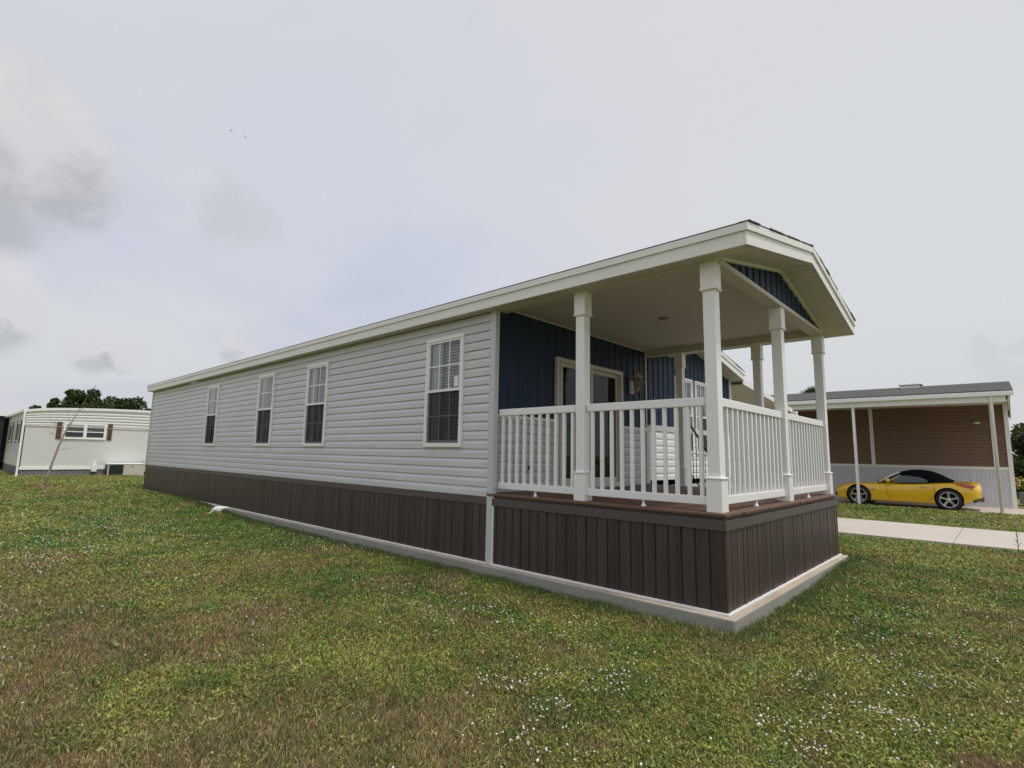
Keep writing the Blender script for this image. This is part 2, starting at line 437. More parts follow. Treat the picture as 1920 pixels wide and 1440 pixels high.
def ground_z(x, y):
    x = np.asarray(x, float); y = np.asarray(y, float)
    z = -0.125 + 0.0*x
    z = z + sst(y, 9.0, 13.5)*0.150*(1-sst(x, 1.0, 4.0))
    z = z + 0.085*np.exp(-((x-4.4)**2)/3.2-((y+0.2)**2)/2.5)
    z = z + 0.02*(vnoise(x, y, 0.6, 5)-0.5) + 0.034*(vnoise(x, y, 2.6, 9)-0.5)*(1-sst(np.hypot(x, y), 25, 50))
    dr = sst(x, 7.5, 7.95)*(1-sst(x, 11.1, 11.5))*(1-sst(y, 6.5, 7.0))
    z = z*(1-dr) - 0.20*dr
    nb = sst(x, 16.1, 16.45)*(1-sst(x, 34, 36))*sst(y, -3.8, -3.0)
    z = z*(1-nb) - 0.30*nb
    ns = sst(x, 13, 16)*(1-sst(x, 16.1, 16.45))
    z = z + 0.02*ns
    return z
def g(cx, cy, rx, ry, x, y): return np.exp(-((x-cx)/rx)**2-((y-cy)/ry)**2)
def lawn_fields(x, y):
    """dry = thin dead-tinged grass, lush = dark green, bare = soil, flow = flower density"""
    n1 = vnoise(x, y, 0.55, 21); n2 = vnoise(x, y, 1.7, 33); n3 = vnoise(x, y, 4.5, 41)
    dry = 1.15*g(-4.4, 2.4, 1.9, 2.6, x, y) + 0.8*g(-3.1, .4, .9, .9, x, y) + 0.35*g(-4.5, 6, 2, 2, x, y) + 0.5*g(-1.5, .8, .8, .8, x, y)
    dry = dry + 0.4*g(-1.2, -1.8, .6, .5, x, y) + 0.35*g(3.5, -3, 2, 1.2, x, y)
    dry = np.clip(dry + 1.9*(n1-0.5) + 1.7*(n2-0.5) + 1.0*(n3-.5), 0, 1)
    lush = 0.75*g(-0.7, 8, .9, 4, x, y)+0.8*g(1.6, -.8, 1.1, .6, x, y)+0.5*g(-1.2, 3.2, .8, 1.4, x, y)+0.6*g(-1, 15, 2.5, 4, x, y)+0.4*g(12.5, 0, 4, 6, x, y)
    lush = np.clip(lush + 2.2*(vnoise(x, y, 0.8, 55)-0.45) + 1.8*(vnoise(x, y, 3.3, 57)-.5), 0, 1)
    bare = 1.0*g(-.75, -.78, .28, .22, x, y)+0.9*g(-3.35, 3.35, .2, .3, x, y)+0.8*g(-.62, -.02, .25, .22, x, y)+0.7*g(-.6, .6, .3, .3, x, y)
    bare = bare+0.7*g(2.0, -1.15, .35, .16, x, y)+0.6*g(-3.5, 1.1, .12, .12, x, y)+0.6*g(-4.1, 2.3, .14, .14, x, y)+0.6*g(-1.2, -1.7, .3, .2, x, y)+0.5*g(-2.2, 5.0, .35, .5, x, y)
    bare = np.clip(bare*(0.5+1.1*n3) + 2.4*(vnoise(x, y, 1.9, 77)-0.70), 0, 1)
    flow = 1.0*g(-3.3, 9.5, 1.5, 4.0, x, y)+1.0*g(-2.4, 3.4, .35, .45, x, y)+1.1*g(-1.8, .2, .7, .5, x, y)+1.3*g(-1.2, -1.1, .9, .6, x, y)+0.45*g(1.5, -1.4, 2.0, .8, x, y)+.5*g(-1.2, 1.9, .6, 1.2, x, y)+0.5*g(-.6, 6.5, .5, 1.2, x, y)+0.6*g(-1.6, 2.3, .35, .35, x, y)+.5*g(12.5, -1, 2, 3, x, y)
    flow = np.clip(flow*(0.2+1.6*vnoise(x, y, 2.8, 91)) + 1.2*(vnoise(x, y, 1.1, 93)-0.58), 0, 1.3)
    fine = vnoise(x, y, 9.0, 61); fine2 = vnoise(x, y, 6.0, 67)
    dry = np.clip(dry+1.5*(fine-.5), 0, 1); lush = np.clip(lush+1.7*(fine2-.5), 0, 1)
    bare = np.clip(bare+3.2*(vnoise(x, y, 5.0, 71)-.66)*(.6+dry)+2.5*np.clip(vnoise(x, y, 1.3, 73)-.66, 0, 1), 0, 1)
    flow = np.clip(flow*(.15+1.9*sst(vnoise(x, y, 9, 95), .42, .68)), 0, 1.5)
    return dry, lush, bare, flow
C_DRY = np.array([0.270, 0.200, 0.085]); C_LUSH = np.array([0.095, 0.195, 0.030]); C_YEL = np.array([0.252, 0.268, 0.054]); C_SOIL = np.array([0.240, 0.115, 0.075])
def lawn_color(x, y, jit=None):
    dry, lush, bare, flow = lawn_fields(x, y)
    c = C_YEL[None]*(1-lush[:, None])+C_LUSH[None]*lush[:, None]
    d = (dry*0.85)[:, None]; c = c*(1-d)+C_DRY[None]*d
    b_ = (bare*0.6)[:, None]; c = c*(1-b_)+np.array([[.27, .145, .085]])*b_
    c = c*(0.64+0.74*vnoise(x, y, 2.3, 99))[:, None]
    return c, dry, lush, bare, flow
# ================================================================ GROUND
def build_ground():
    def axis(c, near, far, step):
        p = [0.0]; s = step
        while p[-1] < near: p.append(p[-1]+s)
        while p[-1] < far: s *= 1.22; p.append(p[-1]+s)
        p = np.array(p); return np.concatenate([c-p[:0:-1], c+p])
    xs = axis(-1.0, 4.2, 1800, 0.06); xs2 = axis(12.0, 6, 10, 0.25)
    xs = np.unique(np.round(np.concatenate([xs[(xs < 3.2)], np.arange(3.2, 36.5, 0.2), xs[xs > 36.5]]), 3))
    ys = axis(1.0, 4.2, 1800, 0.06)
    ys = np.unique(np.round(np.concatenate([ys[ys < -3.2], ys[(ys >= -3.2) & (ys <= 5.2)], np.arange(5.2, 13, 0.14), np.arange(13, 36, 0.5), ys[ys > 36]]), 3))
    X, Y = np.meshgrid(xs, ys); x = X.ravel(); y = Y.ravel(); z = ground_z(x, y)-0.004
    z = np.where(np.hypot(x, y) > 60, np.minimum(z, -0.12), z)
    V = np.stack([x, y, z], 1); nx, ny = len(xs), len(ys)
    i = np.arange(nx-1)[None, :]+np.arange(ny-1)[:, None]*nx
    F = np.stack([i, i+1, i+nx+1, i+nx], -1).reshape(-1, 4)
    me = bpy.data.meshes.new('ground'); me.vertices.add(len(V)); me.vertices.foreach_set('co', V.ravel())
    me.loops.add(F.size); me.loops.foreach_set('vertex_index', F.ravel().astype(np.int32))
    me.polygons.add(len(F)); me.polygons.foreach_set('loop_start', np.arange(0, F.size, 4, dtype=np.int32))
    me.polygons.foreach_set('use_smooth', np.ones(len(F), bool)); me.update(); me.validate()
    c, dry, lush, bare, flow = lawn_color(x, y)
    soil = np.clip(bare*0.8+0.25, 0, 1)[:, None]
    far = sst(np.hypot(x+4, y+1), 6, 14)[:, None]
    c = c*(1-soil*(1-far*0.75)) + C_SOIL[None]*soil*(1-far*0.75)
    c = c*(0.52+0.40*far)  # soil colour darkened near the camera to put in shade between blades
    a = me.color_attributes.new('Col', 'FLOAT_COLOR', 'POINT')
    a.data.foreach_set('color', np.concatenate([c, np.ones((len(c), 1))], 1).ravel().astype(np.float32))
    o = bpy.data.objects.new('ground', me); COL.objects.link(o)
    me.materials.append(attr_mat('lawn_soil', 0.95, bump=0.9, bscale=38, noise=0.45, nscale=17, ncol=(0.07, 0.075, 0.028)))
    tag(o, kind='structure')
build_ground()

def tri_mesh(name, V, F, colv, material, kind='stuff', label=None, cat=None):
    me = bpy.data.meshes.new(name); k = F.shape[1]
    me.vertices.add(len(V)); me.vertices.foreach_set('co', V.astype(np.float32).ravel())
    me.loops.add(F.size); me.loops.foreach_set('vertex_index', F.ravel().astype(np.int32))
    me.polygons.add(len(F)); me.polygons.foreach_set('loop_start', np.arange(0, F.size, k, dtype=np.int32)); me.update()
    a = me.color_attributes.new('Col', 'FLOAT_COLOR', 'POINT')
    a.data.foreach_set('color', np.concatenate([colv, np.ones((len(colv), 1))], 1).ravel().astype(np.float32))
    o = bpy.data.objects.new(name, me); COL.objects.link(o); me.materials.append(material); return tag(o, label, cat, None, kind)

rng = np.random.default_rng(11)
def allowed(x, y):
    ok = ~((x > -0.115) & (x < 8.2) & (y > -0.115) & (y < 18.75) & ~((x > 4.2) & (y < 2.79)))
    ok &= ~((x > 7.93) & (x < 11.12) & (y < 8.3))
    ok &= ~((x > 16.28) & (y > -3.4) & (y < 14))
    return ok
def scatter(n, rmax, power):
    """points around the camera, density falling with distance, over a wide arc (also outside the frame)"""
    r = 1.3+(rmax-1.3)*rng.random(n)**power
    th = rng.uniform(YAW-1.15, YAW+1.15, n)
    x = CAM.x+np.sin(th)*r; y = CAM.y+np.cos(th)*r
    k = allowed(x, y); return x[k], y[k], r[k]
def blades(n, rmax, power, hmin, hmax, w, tilt, seedcol, keepfn, name, label, cat, colfn):
    x, y, r = scatter(n, rmax, power)
    c, dry, lush, bare, flow = lawn_color(x, y)
    keep = rng.random(len(x)) < keepfn(dry, lush, bare, flow)
    x, y, r, c, dry, lush = x[keep], y[keep], r[keep], c[keep], dry[keep], lush[keep]
    m = len(x); z = ground_z(x, y)-0.006
    grow = 1+np.clip(r-4, 0, 30)*0.05
    h = rng.uniform(hmin, hmax, m)*(0.7+0.6*vnoise(x, y, 3, 5)); ww = w*rng.uniform(.6, 1.3, m)*(1+np.clip(r-3, 0, 40)*0.16)
    a = rng.uniform(0, 2*np.pi, m); dx, dy = np.cos(a), np.sin(a)
    b = rng.uniform(0, 2*np.pi, m); lean = rng.uniform(0.1, tilt, m)*h
    lx, ly = np.cos(b)*lean, np.sin(b)*lean
    P = lambda sx, s, t: np.stack([x+dx*ww*sx+lx*s, y+dy*ww*sx+ly*s, z+h*t], 1)
    V = np.stack([P(-.5, 0, 0), P(.5, 0, 0), P(.42, .35, .6), P(-.42, .35, .6), P(0, 1.0, 1.0*np.clip(1.15-tilt*0.25, .4, 1))], 1).reshape(-1, 3)
    i = np.arange(m)[:, None]*5
    F3 = np.concatenate([i+np.array([[0, 1, 2]]), i+np.array([[0, 2, 3]]), i+np.array([[3, 2, 4]])], 0)
    cc = colfn(c, dry, lush, m)
    cv = np.repeat(cc, 5, 0)
    return tri_mesh(name, V, F3, cv, GRASSM, 'stuff', label, cat)
GRASSM = attr_mat('grass_blades', 0.6, trans=0.25)
def col_grass(c, dry, lush, m):
    t = rng.random((m, 1)); br = rng.uniform(0.55, 1.6, (m, 1))
    straw = np.array([0.40, 0.33, 0.19]); red = np.array([0.34, 0.15, 0.085]); dg = np.array([0.055, 0.11, 0.035])
    c = np.where(t < 0.10+0.25*dry[:, None], c*0.3+straw*0.7, c); c = np.where(t > 0.93, c*0.3+red*0.7, c)
    c = np.where((t > 0.72) & (t < 0.955), c*0.35+dg*0.65, c)
    return np.clip(c*br, 0, 1)
blades(1500000, 36, 1.5, 0.020, 0.050, 0.0042, 1.0, 0, lambda d, l, b, f: (0.5+0.5*d)*(1-0.75*b), 'grass', 'short green and straw coloured grass of the lawn', 'grass', col_grass)
def tufts():
    k = 260; rr_ = 1.6+9*rng.random(k)**1.3; th = rng.uniform(YAW-1.15, YAW+1.15, k); tx = CAM.x+np.sin(th)*rr_; ty = CAM.y+np.cos(th)*rr_
    ok = allowed(tx, ty) & (lawn_fields(tx, ty)[0] > .15); tx, ty = tx[ok], ty[ok]
    e1 = rng.uniform(-.2, 14, 240); e2 = rng.uniform(-.2, 4.3, 70)      # growth along the foot of the slab
    tx = np.concatenate([tx, rng.uniform(-.19, -.13, 240), e2]); ty = np.concatenate([ty, e1, rng.uniform(-.19, -.13, 70)])
    q = 110; s = np.repeat(rng.uniform(.04, .12, len(tx)), q)
    x = np.repeat(tx, q)+rng.normal(size=len(tx)*q)*s; y = np.repeat(ty, q)+rng.normal(size=len(tx)*q)*s; kk = allowed(x, y); x, y = x[kk], y[kk]; m = len(x)
    z = ground_z(x, y)-.006; h = rng.uniform(.035, .075, m); w = .0042*rng.uniform(.7, 1.2, m); a = rng.uniform(0, 6.283, m); b = rng.uniform(0, 6.283, m); ln = h*rng.uniform(.1, .7, m)
    dx, dy, lx, ly = np.cos(a)*w, np.sin(a)*w, np.cos(b)*ln, np.sin(b)*ln
    P = lambda sx, t, u: np.stack([x+dx*sx+lx*t, y+dy*sx+ly*t, z+h*u], 1)
    V = np.stack([P(-.5, 0, 0), P(.5, 0, 0), P(.4, .35, .6), P(-.4, .35, .6), P(0, 1, .95)], 1).reshape(-1, 3); i = np.arange(m)[:, None]*5
    F = np.concatenate([i+np.array([[0, 1, 2]]), i+np.array([[0, 2, 3]]), i+np.array([[3, 2, 4]])], 0)
    c = np.array([[.09, .16, .05]])*rng.uniform(.5, 1.6, (m, 1)); c = np.where(rng.random((m, 1)) < .2, np.array([[.30, .27, .12]]), c)
    tri_mesh('grass_tufts', V, F, np.repeat(c, 5, 0), GRASSM, 'stuff', 'longer bluish-green tufts standing in the drier part of the lawn', 'grass')
tufts()
# creeping broad-leaved lawn weed: small flat leaves
def leaves():
    x, y, r = scatter(800000, 26, 1.4)
    c, dry, lush, bare, flow = lawn_color(x, y)
    keep = rng.random(len(x)) < np.clip((1-0.92*dry)*(1-0.9*bare), 0.02, 1)
    x, y, r, c, lush = x[keep], y[keep], r[keep], c[keep], lush[keep]; m = len(x)
    z = ground_z(x, y)+rng.uniform(0.0, 0.028, m)*(.5+vnoise(x, y, 4, 8))
    s = rng.uniform(0.007, 0.015, m)*(1+np.clip(r-3, 0, 40)*0.13)
    a = rng.uniform(0, 2*np.pi, m); ux, uy = np.cos(a), np.sin(a); px, py = -uy, ux
    tl = rng.uniform(-0.2, 0.9, m); tr = rng.uniform(-.5, .5, m)
    def P(u, v): return np.stack([x+ux*s*u+px*s*v*.55, y+uy*s*u+py*s*v*.55, z+s*(u*tl+v*tr*.5)], 1)
    V = np.stack([P(-.9, 0), P(.1, -.7), P(1, 0), P(.1, .7)], 1).reshape(-1, 3)
    F = np.arange(m)[:, None]*4+np.array([[0, 1, 2, 3]])
    t = rng.random((m, 1)); br = rng.uniform(0.6, 1.5, (m, 1))
    c = np.where(t < .12, c*.4+np.array([.20, .16, .06])*.6, c); c = np.where(t > .7, c*.45+np.array([.05, .10, .022])*.55, c)
    tri_mesh('clover', V, F, np.repeat(np.clip(c*br, 0, 1), 4, 0), attr_mat('leaf_green', 0.5, trans=0.2), 'stuff', 'creeping small-leaved green ground cover mixed through the lawn', 'ground cover')
leaves()
def flowers():
    x, y, r = scatter(95000, 24, 1.35)
    _, dry, lush, bare, flow = lawn_color(x, y)
    keep = (rng.random(len(x)) < (np.clip(flow, 0, 1.3)**1.4*0.72+0.006)*(1-.6*bare)*(1-.25*sst(r, 9, 20)))
    x, y, r = x[keep], y[keep], r[keep]; m = len(x)
    z = ground_z(x, y)+rng.uniform(0.028, 0.055, m); s = rng.uniform(0.0028, 0.0070, m)*(1+np.clip(r-4, 0, 30)*0.05)
    Vs = []; Fs = []
    ring = 6
    rot = rng.uniform(0, 6.28, m); tx = rng.uniform(-.6, .6, m); ty = rng.uniform(-.6, .6, m)
    pts = [(0, 0, .75)] + [(math.cos(k*math.pi/3)*.75, math.sin(k*math.pi/3)*.75, .45) for k in range(6)] + [(math.cos(k*math.pi/3+.5), math.sin(k*math.pi/3+.5), -.1) for k in range(6)]
    for (a, b, c) in pts:
        ca, sa = np.cos(rot), np.sin(rot); jr = rng.uniform(.75, 1.25, m)
        X = (a*ca-b*sa)*jr; Y = (a*sa+b*ca)*jr
        Vs.append(np.stack([x+s*X, y+s*Y, z+s*(c+tx*X+ty*Y)], 1))
    V = np.stack(Vs, 1).reshape(-1, 3)
    tri = []
    for k in range(6):
        k2 = (k+1) % 6; tri += [(0, 1+k, 1+k2), (1+k, 7+k, 1+k2), (7+k, 7+k2, 1+k2)]
    F = (np.arange(m)[:, None, None]*13+np.array(tri)[None]).reshape(-1, 3)
    c = np.array([[.80, .80, .76]])*rng.uniform(.7, 1.1, (m, 1)); c = np.where(rng.random((m, 1)) < .12, np.array([[.68, .62, .70]]), c)
    tri_mesh('flowers', V, F, np.repeat(np.clip(c, 0, .9), 13, 0), attr_mat('petals', 0.6, trans=0.2), 'stuff', 'tiny white flower heads dotted over the lawn', 'flowers')
flowers()

# driveway: one slab with joints
def driveway():
    mb = MB(); y = -40.0; k = 0
    while y < 8.2:
        y1 = min(y+3.0, 8.2); mb.box(7.97, 11.08, y+.004, y1-.004, -.25, -.116); y = y1
    o = mb.build('driveway', CONCP, bevel=0.01); tag(o, kind='structure')
    mb = MB(); mb.box(16.3, 20.2, -2.35, 13.5, -.40, -.165); o = mb.build('parking_pad', CONCP, bevel=.01); tag(o, kind='structure')
    mb = MB(); mb.box(16.42, 24, -6.0, -2.36, -.35, -.10); o = mb.build('path', CONCP, bevel=.01); tag(o, kind='structure')
driveway()
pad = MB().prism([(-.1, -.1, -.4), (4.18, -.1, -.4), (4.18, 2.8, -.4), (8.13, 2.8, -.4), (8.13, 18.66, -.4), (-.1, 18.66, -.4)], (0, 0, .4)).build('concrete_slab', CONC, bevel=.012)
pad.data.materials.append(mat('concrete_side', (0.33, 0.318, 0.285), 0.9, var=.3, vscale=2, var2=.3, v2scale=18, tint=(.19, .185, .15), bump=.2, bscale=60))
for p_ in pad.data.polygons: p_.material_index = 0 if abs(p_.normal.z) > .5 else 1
tag(pad, kind='structure')

# ================================================================ THE GREY MOBILE HOME
YH, LEN, W = 2.894, 18.56, 4.08
home = empty('mobile_home', (0, 0, 0), 0, 'long grey mobile home with brown skirting, navy gable and covered corner porch', 'house')
fl, fe = FR_left(0.0), FR_end(YH)
WZ0, WZ1 = 1.398, 2.926
WY = [(3.39, 4.175), (7.017, 7.803), (9.25, 10.038), (12.455, 13.245)]
lh = [(a+.03, b-.03, WZ0+.03, WZ1-.03) for a, b in WY]
lap_siding(fl, YH+.0, LEN, .800, 3.136, lh).build('siding', VINYL, home)
lap_siding(FR_back(LEN), 0, 8.03, .80, 3.2, []).build('siding', VINYL, home)
lap_siding(FR_right(8.03), YH, LEN, .80, 3.136, []).build('siding', VINYL, home)
# wall core (keeps the rooms dark), open nowhere
# end wall: wainscot and navy boards
DX0, DX1, DZ0, DZ1 = 1.307, 3.115, .855, 2.74
dh = [(DX0+.02, DX1-.02, DZ0-.2, DZ1-.02)]
W2 = [(5.09, 5.885), (6.0, 6.79)]
w2h = [(a+.03, b-.03, WZ0+.03, WZ1-.03) for a, b in W2]
for a_, b_ in ((.05, DX0+.01), (DX1-.01, 3.93)):
    lap_siding(fe, a_, b_, .845, 1.79, (), course=.127).build('wainscot', TRIMG, home)
    m = MB(); fbox(m, fe, a_, b_, 0, .03, 1.785, 1.825); m.build('wainscot_cap', VINYLW, home, bevel=.003)
batten_wall(fe, .05, 3.93, 1.825, 3.24, dh).build('navy_panelling', NAVY, home)
m = MB(); fbox(m, fe, 3.93, 4.04, 0, .03, .845, 1.87); fbox(m, fe, 4.04, 8.0, 0, .026, 1.80, 1.90); fbox(m, fe, 3.932, 3.965, 0, .028, 1.87, 3.2)
m.build('wainscot_trim', TRIMG, home, bevel=.003)
def rake2(a): return min(3.60, 3.33-.194+.2075*(8.05-a)) if a > 6.14 else min(3.60, 3.136+.2075*(a-4.23))
lap_siding(fe, 4.04, 8.0, .905, 1.80, w2h, course=.127).build('wainscot', VINYLW, home)
batten_wall(fe, 3.965, 8.0, 1.90, lambda a: (rake2(a) if a > 4.23 else 3.14), w2h).build('navy_panelling', NAVY, home)
m = MB(); fbox(m, fe, 7.96, 8.04, -.02, .03, 0, 3.14); m.build('corner_trim', VINYLW, home, bevel=.004)
m = MB(); m.box(-.026, .05, 2.80, YH, .001, 3.135); m.build('corner_trim', TRIMG, home, bevel=.004)
m = MB(); m.box(-.026, .05, LEN-.07, LEN+.02, .80, 3.135); m.build('corner_trim', TRIMG, home, bevel=.004)
# skirting
J = mat('skirting_track', (0.80, 0.79, 0.78), .4)
skirting(fl, 0, 2.80, .02, .70).build('skirting', BROWN, home)
skirting(fl, YH, LEN, .02, .72, rnd=random.Random(9)).build('skirting', BROWN, home)
skirting(FR_end(0), 0, W, .02, .70, rnd=random.Random(5)).build('skirting', BROWN, home)
skirting(FR_right(W), 0, YH, .02, .70).build('skirting', BROWN, home)
skirting(FR_right(8.03), YH, LEN, .02, .80).build('skirting', BROWN, home)
skirting(fe, 4.08, 8.0, .02, .80).build('skirting', TRIMG, home)
m = MB(); m.box(-.014, .006, -.014, .02, .02, .70); m.build('skirting_corner', BROWN, home, bevel=.002)
m = MB(); fbox(m, fl, .0005, 2.80, 0, .028, .694, .783); fbox(m, FR_end(0), -.028, W+.02, 0, .028, .6945, .7835); fbox(m, FR_right(W), -.0, YH, 0, .026, .694, .783)
fbox(m, FR_end(0), 0, W, -.03, -.004, .70, .81); fbox(m, fl, 0, 2.8, -.03, -.004, .70, .812)
m.build('skirting_trim', BROWNT, home, bevel=.003)
m = MB(); fbox(m, fl, YH, LEN, 0, .026, .700, .792); m.build('skirting_trim', BROWNT, home, bevel=.003)
m = MB(); fbox(m, fl, .0005, 2.80, 0, .03, .001, .020); fbox(m, fl, YH, LEN, 0, .03, .001, .020); fbox(m, FR_end(0), -.03, W+.03, 0, .03, .0015, .0205); fbox(m, fl, 2.776, 2.80, 0, .022, .02, .80)
m.build('skirting_track', J, home, bevel=.002)

# windows: one tree in local coordinates (width along x, outwards -y), copied
def make_window(w, h, cols=3, upper='curtain', sticker=False):
    fw = .052; hw = w/2
    m = MB()
    for (a, b, c, d) in ((-hw, hw, 0, fw*1.05), (-hw, hw, h-fw, h), (-hw, -hw+fw, fw*1.05, h-fw), (hw-fw, hw, fw*1.05, h-fw)):
        m.box(a, b, -.045, .02, c, d)
    fr = m.build('window', VINYLW, None, bevel=.005)
    zm = h*.495
    def sash(z0, z1, y, thick, tag_):
        s = .028; m = MB(); a, b = -hw+fw, hw-fw
        m.box(a, b, y, y+thick, z0, z0+s*1.3); m.box(a, b, y, y+thick, z1-s, z1); m.box(a, a+s*.8, y, y+thick, z0+s*1.3, z1-s); m.box(b-s*.8, b, y, y+thick, z0+s*1.3, z1-s)
        sa = m.build('sash', VINYLW, fr, bevel=.003)
        m = MB(); x0, x1 = a+s*.8, b-s*.8; zz0, zz1 = z0+s*1.3, z1-s
        for k in range(1, cols): xx = x0+(x1-x0)*k/cols; m.box(xx-.009, xx+.009, y+thick*.12, y+thick*.40, zz0, zz1)
        for k in range(cols): 
            xa = x0+(x1-x0)*k/cols+(.009 if k else 0); xb = x0+(x1-x0)*(k+1)/cols-(.009 if k < cols-1 else 0)
            m.box(xa, xb, y+thick*.12, y+thick*.40, (zz0+zz1)/2-.009, (zz0+zz1)/2+.009)
        m.build('grille', VINYLW, fr)
        MB().quad((x0, y+thick*.5, zz0), (x1, y+thick*.5, zz0), (x1, y+thick*.5, zz1), (x0, y+thick*.5, zz1)).build('pane', GLASS, fr)
    sash(zm, h-fw, -.034, .022, 'u'); sash(fw*1.05, zm+.03, -.010, .020, 'l')
    MB().quad((-hw+fw, -.018, fw), (hw-fw, -.018, fw), (hw-fw, -.018, zm), (-hw+fw, -.018, zm)).build('insect_screen', SCREEN, fr)
    # blinds / curtain inside
    m = MB()
    z = .05
    while z < h-.04:
        x0 = -hw+.03 if upper != 'curtain' else -hw+.03
        m.quad((x0, .05, z), (hw-.03, .05, z), (hw-.03, .072, z+.036), (x0, .072, z+.036)); z += .042
    m.build('blind', BLIND, fr)
    if upper == 'curtain':
        m = MB(); n = 26
        xs = [-hw+.036+(w*.33)*k/n for k in range(n+1)]
        for i in range(n):
            ya, yb = .032+.008*math.sin(i*1.9), .032+.008*math.sin((i+1)*1.9)
            m.quad((xs[i], ya, .03), (xs[i+1], yb, .03), (xs[i+1], yb, h-.03), (xs[i], ya, h-.03), smooth=True)
        # in the left facade this lands at the near jamb seen from the street side
        m.build('curtain', CURT, fr)
    m = MB(); a, b = -hw+.035, hw-.035; d = .30
    m.quad((a, .0, .035), (a, d, .035), (a, d, h-.035), (a, 0, h-.035)); m.quad((b, 0, .035), (b, d, .035), (b, d, h-.035), (b, 0, h-.035))
    m.quad((a, 0, .035), (b, 0, .035), (b, d, .035), (a, d, .035)); m.quad((a, 0, h-.035), (b, 0, h-.035), (b, d, h-.035), (a, d, h-.035))
    m.quad((a, d, .035), (b, d, .035), (b, d, h-.035), (a, d, h-.035)); m.build('reveal', mat('reveal_grey', (.30, .30, .29), .8), fr)
    return fr
win0 = make_window(.785, WZ1-WZ0)
for i, (a, b) in enumerate(WY):
    w = win0 if i == 0 else copy_tree(win0)
    w.parent = home; w.location = (0, (a+b)/2, WZ0); w.rotation_euler = (0, 0, R(-90))
    for ch in w.children:
        if ch.name.startswith('blind'): ch.scale.z = [1, .86, .93, .80][i]; ch.location.z = [0, .21, .10, .30][i]; ch.rotation_euler.y = [0, .006, -.004, .008][i]
    w['label'] = ['window nearest the porch, white frame with a paper sticker in the upper sash', 'second window from the porch, tall white frame', 'third window from the porch, tall white frame', 'window farthest from the porch, tall white frame'][i]
st = MB().box(-.0, .085, -.0005, .0005, 0, .14).build('sticker', mat('paper', (.8, .8, .78), .7), win0); st.location = (.215, -.0275, .815)
for i, (a, b) in enumerate(W2):
    w = copy_tree(win0); w.parent = home; w.location = ((a+b)/2, YH, WZ0); w.rotation_euler = (0, 0, 0); w['label'] = 'window of the navy gable wall beyond the porch'
    for ch in list(w.children):
        if ch.name.startswith('sticker'): bpy.data.objects.remove(ch)

# sliding glass door
def door():
    DF = mat('door_frame', (.62, .59, .54), .45)
    m = MB(); fr = fe
    fbox(m, fr, DX0, DX0+.055, -.05, .05, DZ0, DZ1); fbox(m, fr, DX1-.055, DX1, -.05, .05, DZ0, DZ1); fbox(m, fr, DX0+.055, DX1-.055, -.05, .05, DZ1-.06, DZ1); fbox(m, fr, DX0+.055, DX1-.055, -.05, .055, DZ0, DZ0+.05)
    d = m.build('sliding_door', DF, home, bevel=.004)
    mid = (DX0+DX1)/2
    for (a, b, o) in ((DX0+.11, mid+.05, .018), (mid-.03, DX1-.06, -.022)):
        m = MB(); z0, z1 = DZ0+.05, DZ1-.06; s = .06
        fbox(m, fr, a, a+s, o-.03, o, z0, z1); fbox(m, fr, b-s, b, o-.03, o, z0, z1); fbox(m, fr, a+s, b-s, o-.03, o, z0, z0+.08); fbox(m, fr, a+s, b-s, o-.03, o, z1-s, z1)
        m.build('door_panel', DF, d, bevel=.003)
        m = MB(); m.quad(fr(a+s, o-.015, z0+.08), fr(b-s, o-.015, z0+.08), fr(b-s, o-.015, z1-s), fr(a+s, o-.015, z1-s)); m.build('pane', GLASSD, d)
    m = MB(); fbox(m, fr, mid+.055, mid+.075, .0, .03, 1.75, 1.95); m.build('handle', METALD, d, bevel=.003)
    m = MB()   # dark room seen through the glass, with vertical blind stack at one side
    a, b, z0, z1, e = DX0+.03, DX1-.03, DZ0-.19, DZ1-.03, -2.2
    m.quad(fr(a, -.06, z0), fr(b, -.06, z0), fr(b, e, z0), fr(a, e, z0)); m.quad(fr(a, -.06, z1), fr(b, -.06, z1), fr(b, e, z1), fr(a, e, z1))
    m.quad(fr(a, -.06, z0), fr(a, e, z0), fr(a, e, z1), fr(a, -.06, z1)); m.quad(fr(b, -.06, z0), fr(b, e, z0), fr(b, e, z1), fr(b, -.06, z1)); m.quad(fr(a, e, z0), fr(b, e, z0), fr(b, e, z1), fr(a, e, z1))
    m.build('dark_room', mat('room_grey', (.10, .095, .09), .8), d)
    m = MB(); fbox(m, fr, DX0-.02, DX1+.02, .0, .12, .8385, DZ0); m.build('threshold', mat('threshold_white', (.6, .59, .57), .5), d, bevel=.004)
door()
# porch lantern
LB = mat('lantern_beige', (.50, .43, .33), .45)
m = MB(); fbox(m, fe, 3.375, 3.505, .0, .03, 2.40, 2.63); lamp = m.build('wall_lantern', LB, home, bevel=.004)
c = Vector(fe(3.44, .14, 2.56))
m = MB(); m.tube([fe(3.44, .03, 2.48), fe(3.44, .10, 2.44), fe(3.44, .14, 2.50)], .010, 6); m.lathe(c, [(.012, -.14), (.02, -.10), (.045, -.07), (.05, -.06)], 8); m.build('lantern_bracket', LB, lamp)
m = MB(); m.lathe(c, [(.085, .11), (.09, .12), (.06, .16), (.02, .19), (.016, .22), (0.001, .225)], 8); m.build('lantern_cap', LB, lamp)
m = MB()
for k in range(6):
    t = k*math.pi/3; m.tube([c+Vector((.05*math.cos(t), .05*math.sin(t), -.06)), c+Vector((.082*math.cos(t), .082*math.sin(t), .11))], .006, 5)
m.build('lantern_bars', LB, lamp)
m = MB(); m.lathe(c, [(.045, -.055), (.074, .105)], 6); m.build('lantern_glass', glass('lantern_glass', (.9, .85, .7)), lamp)
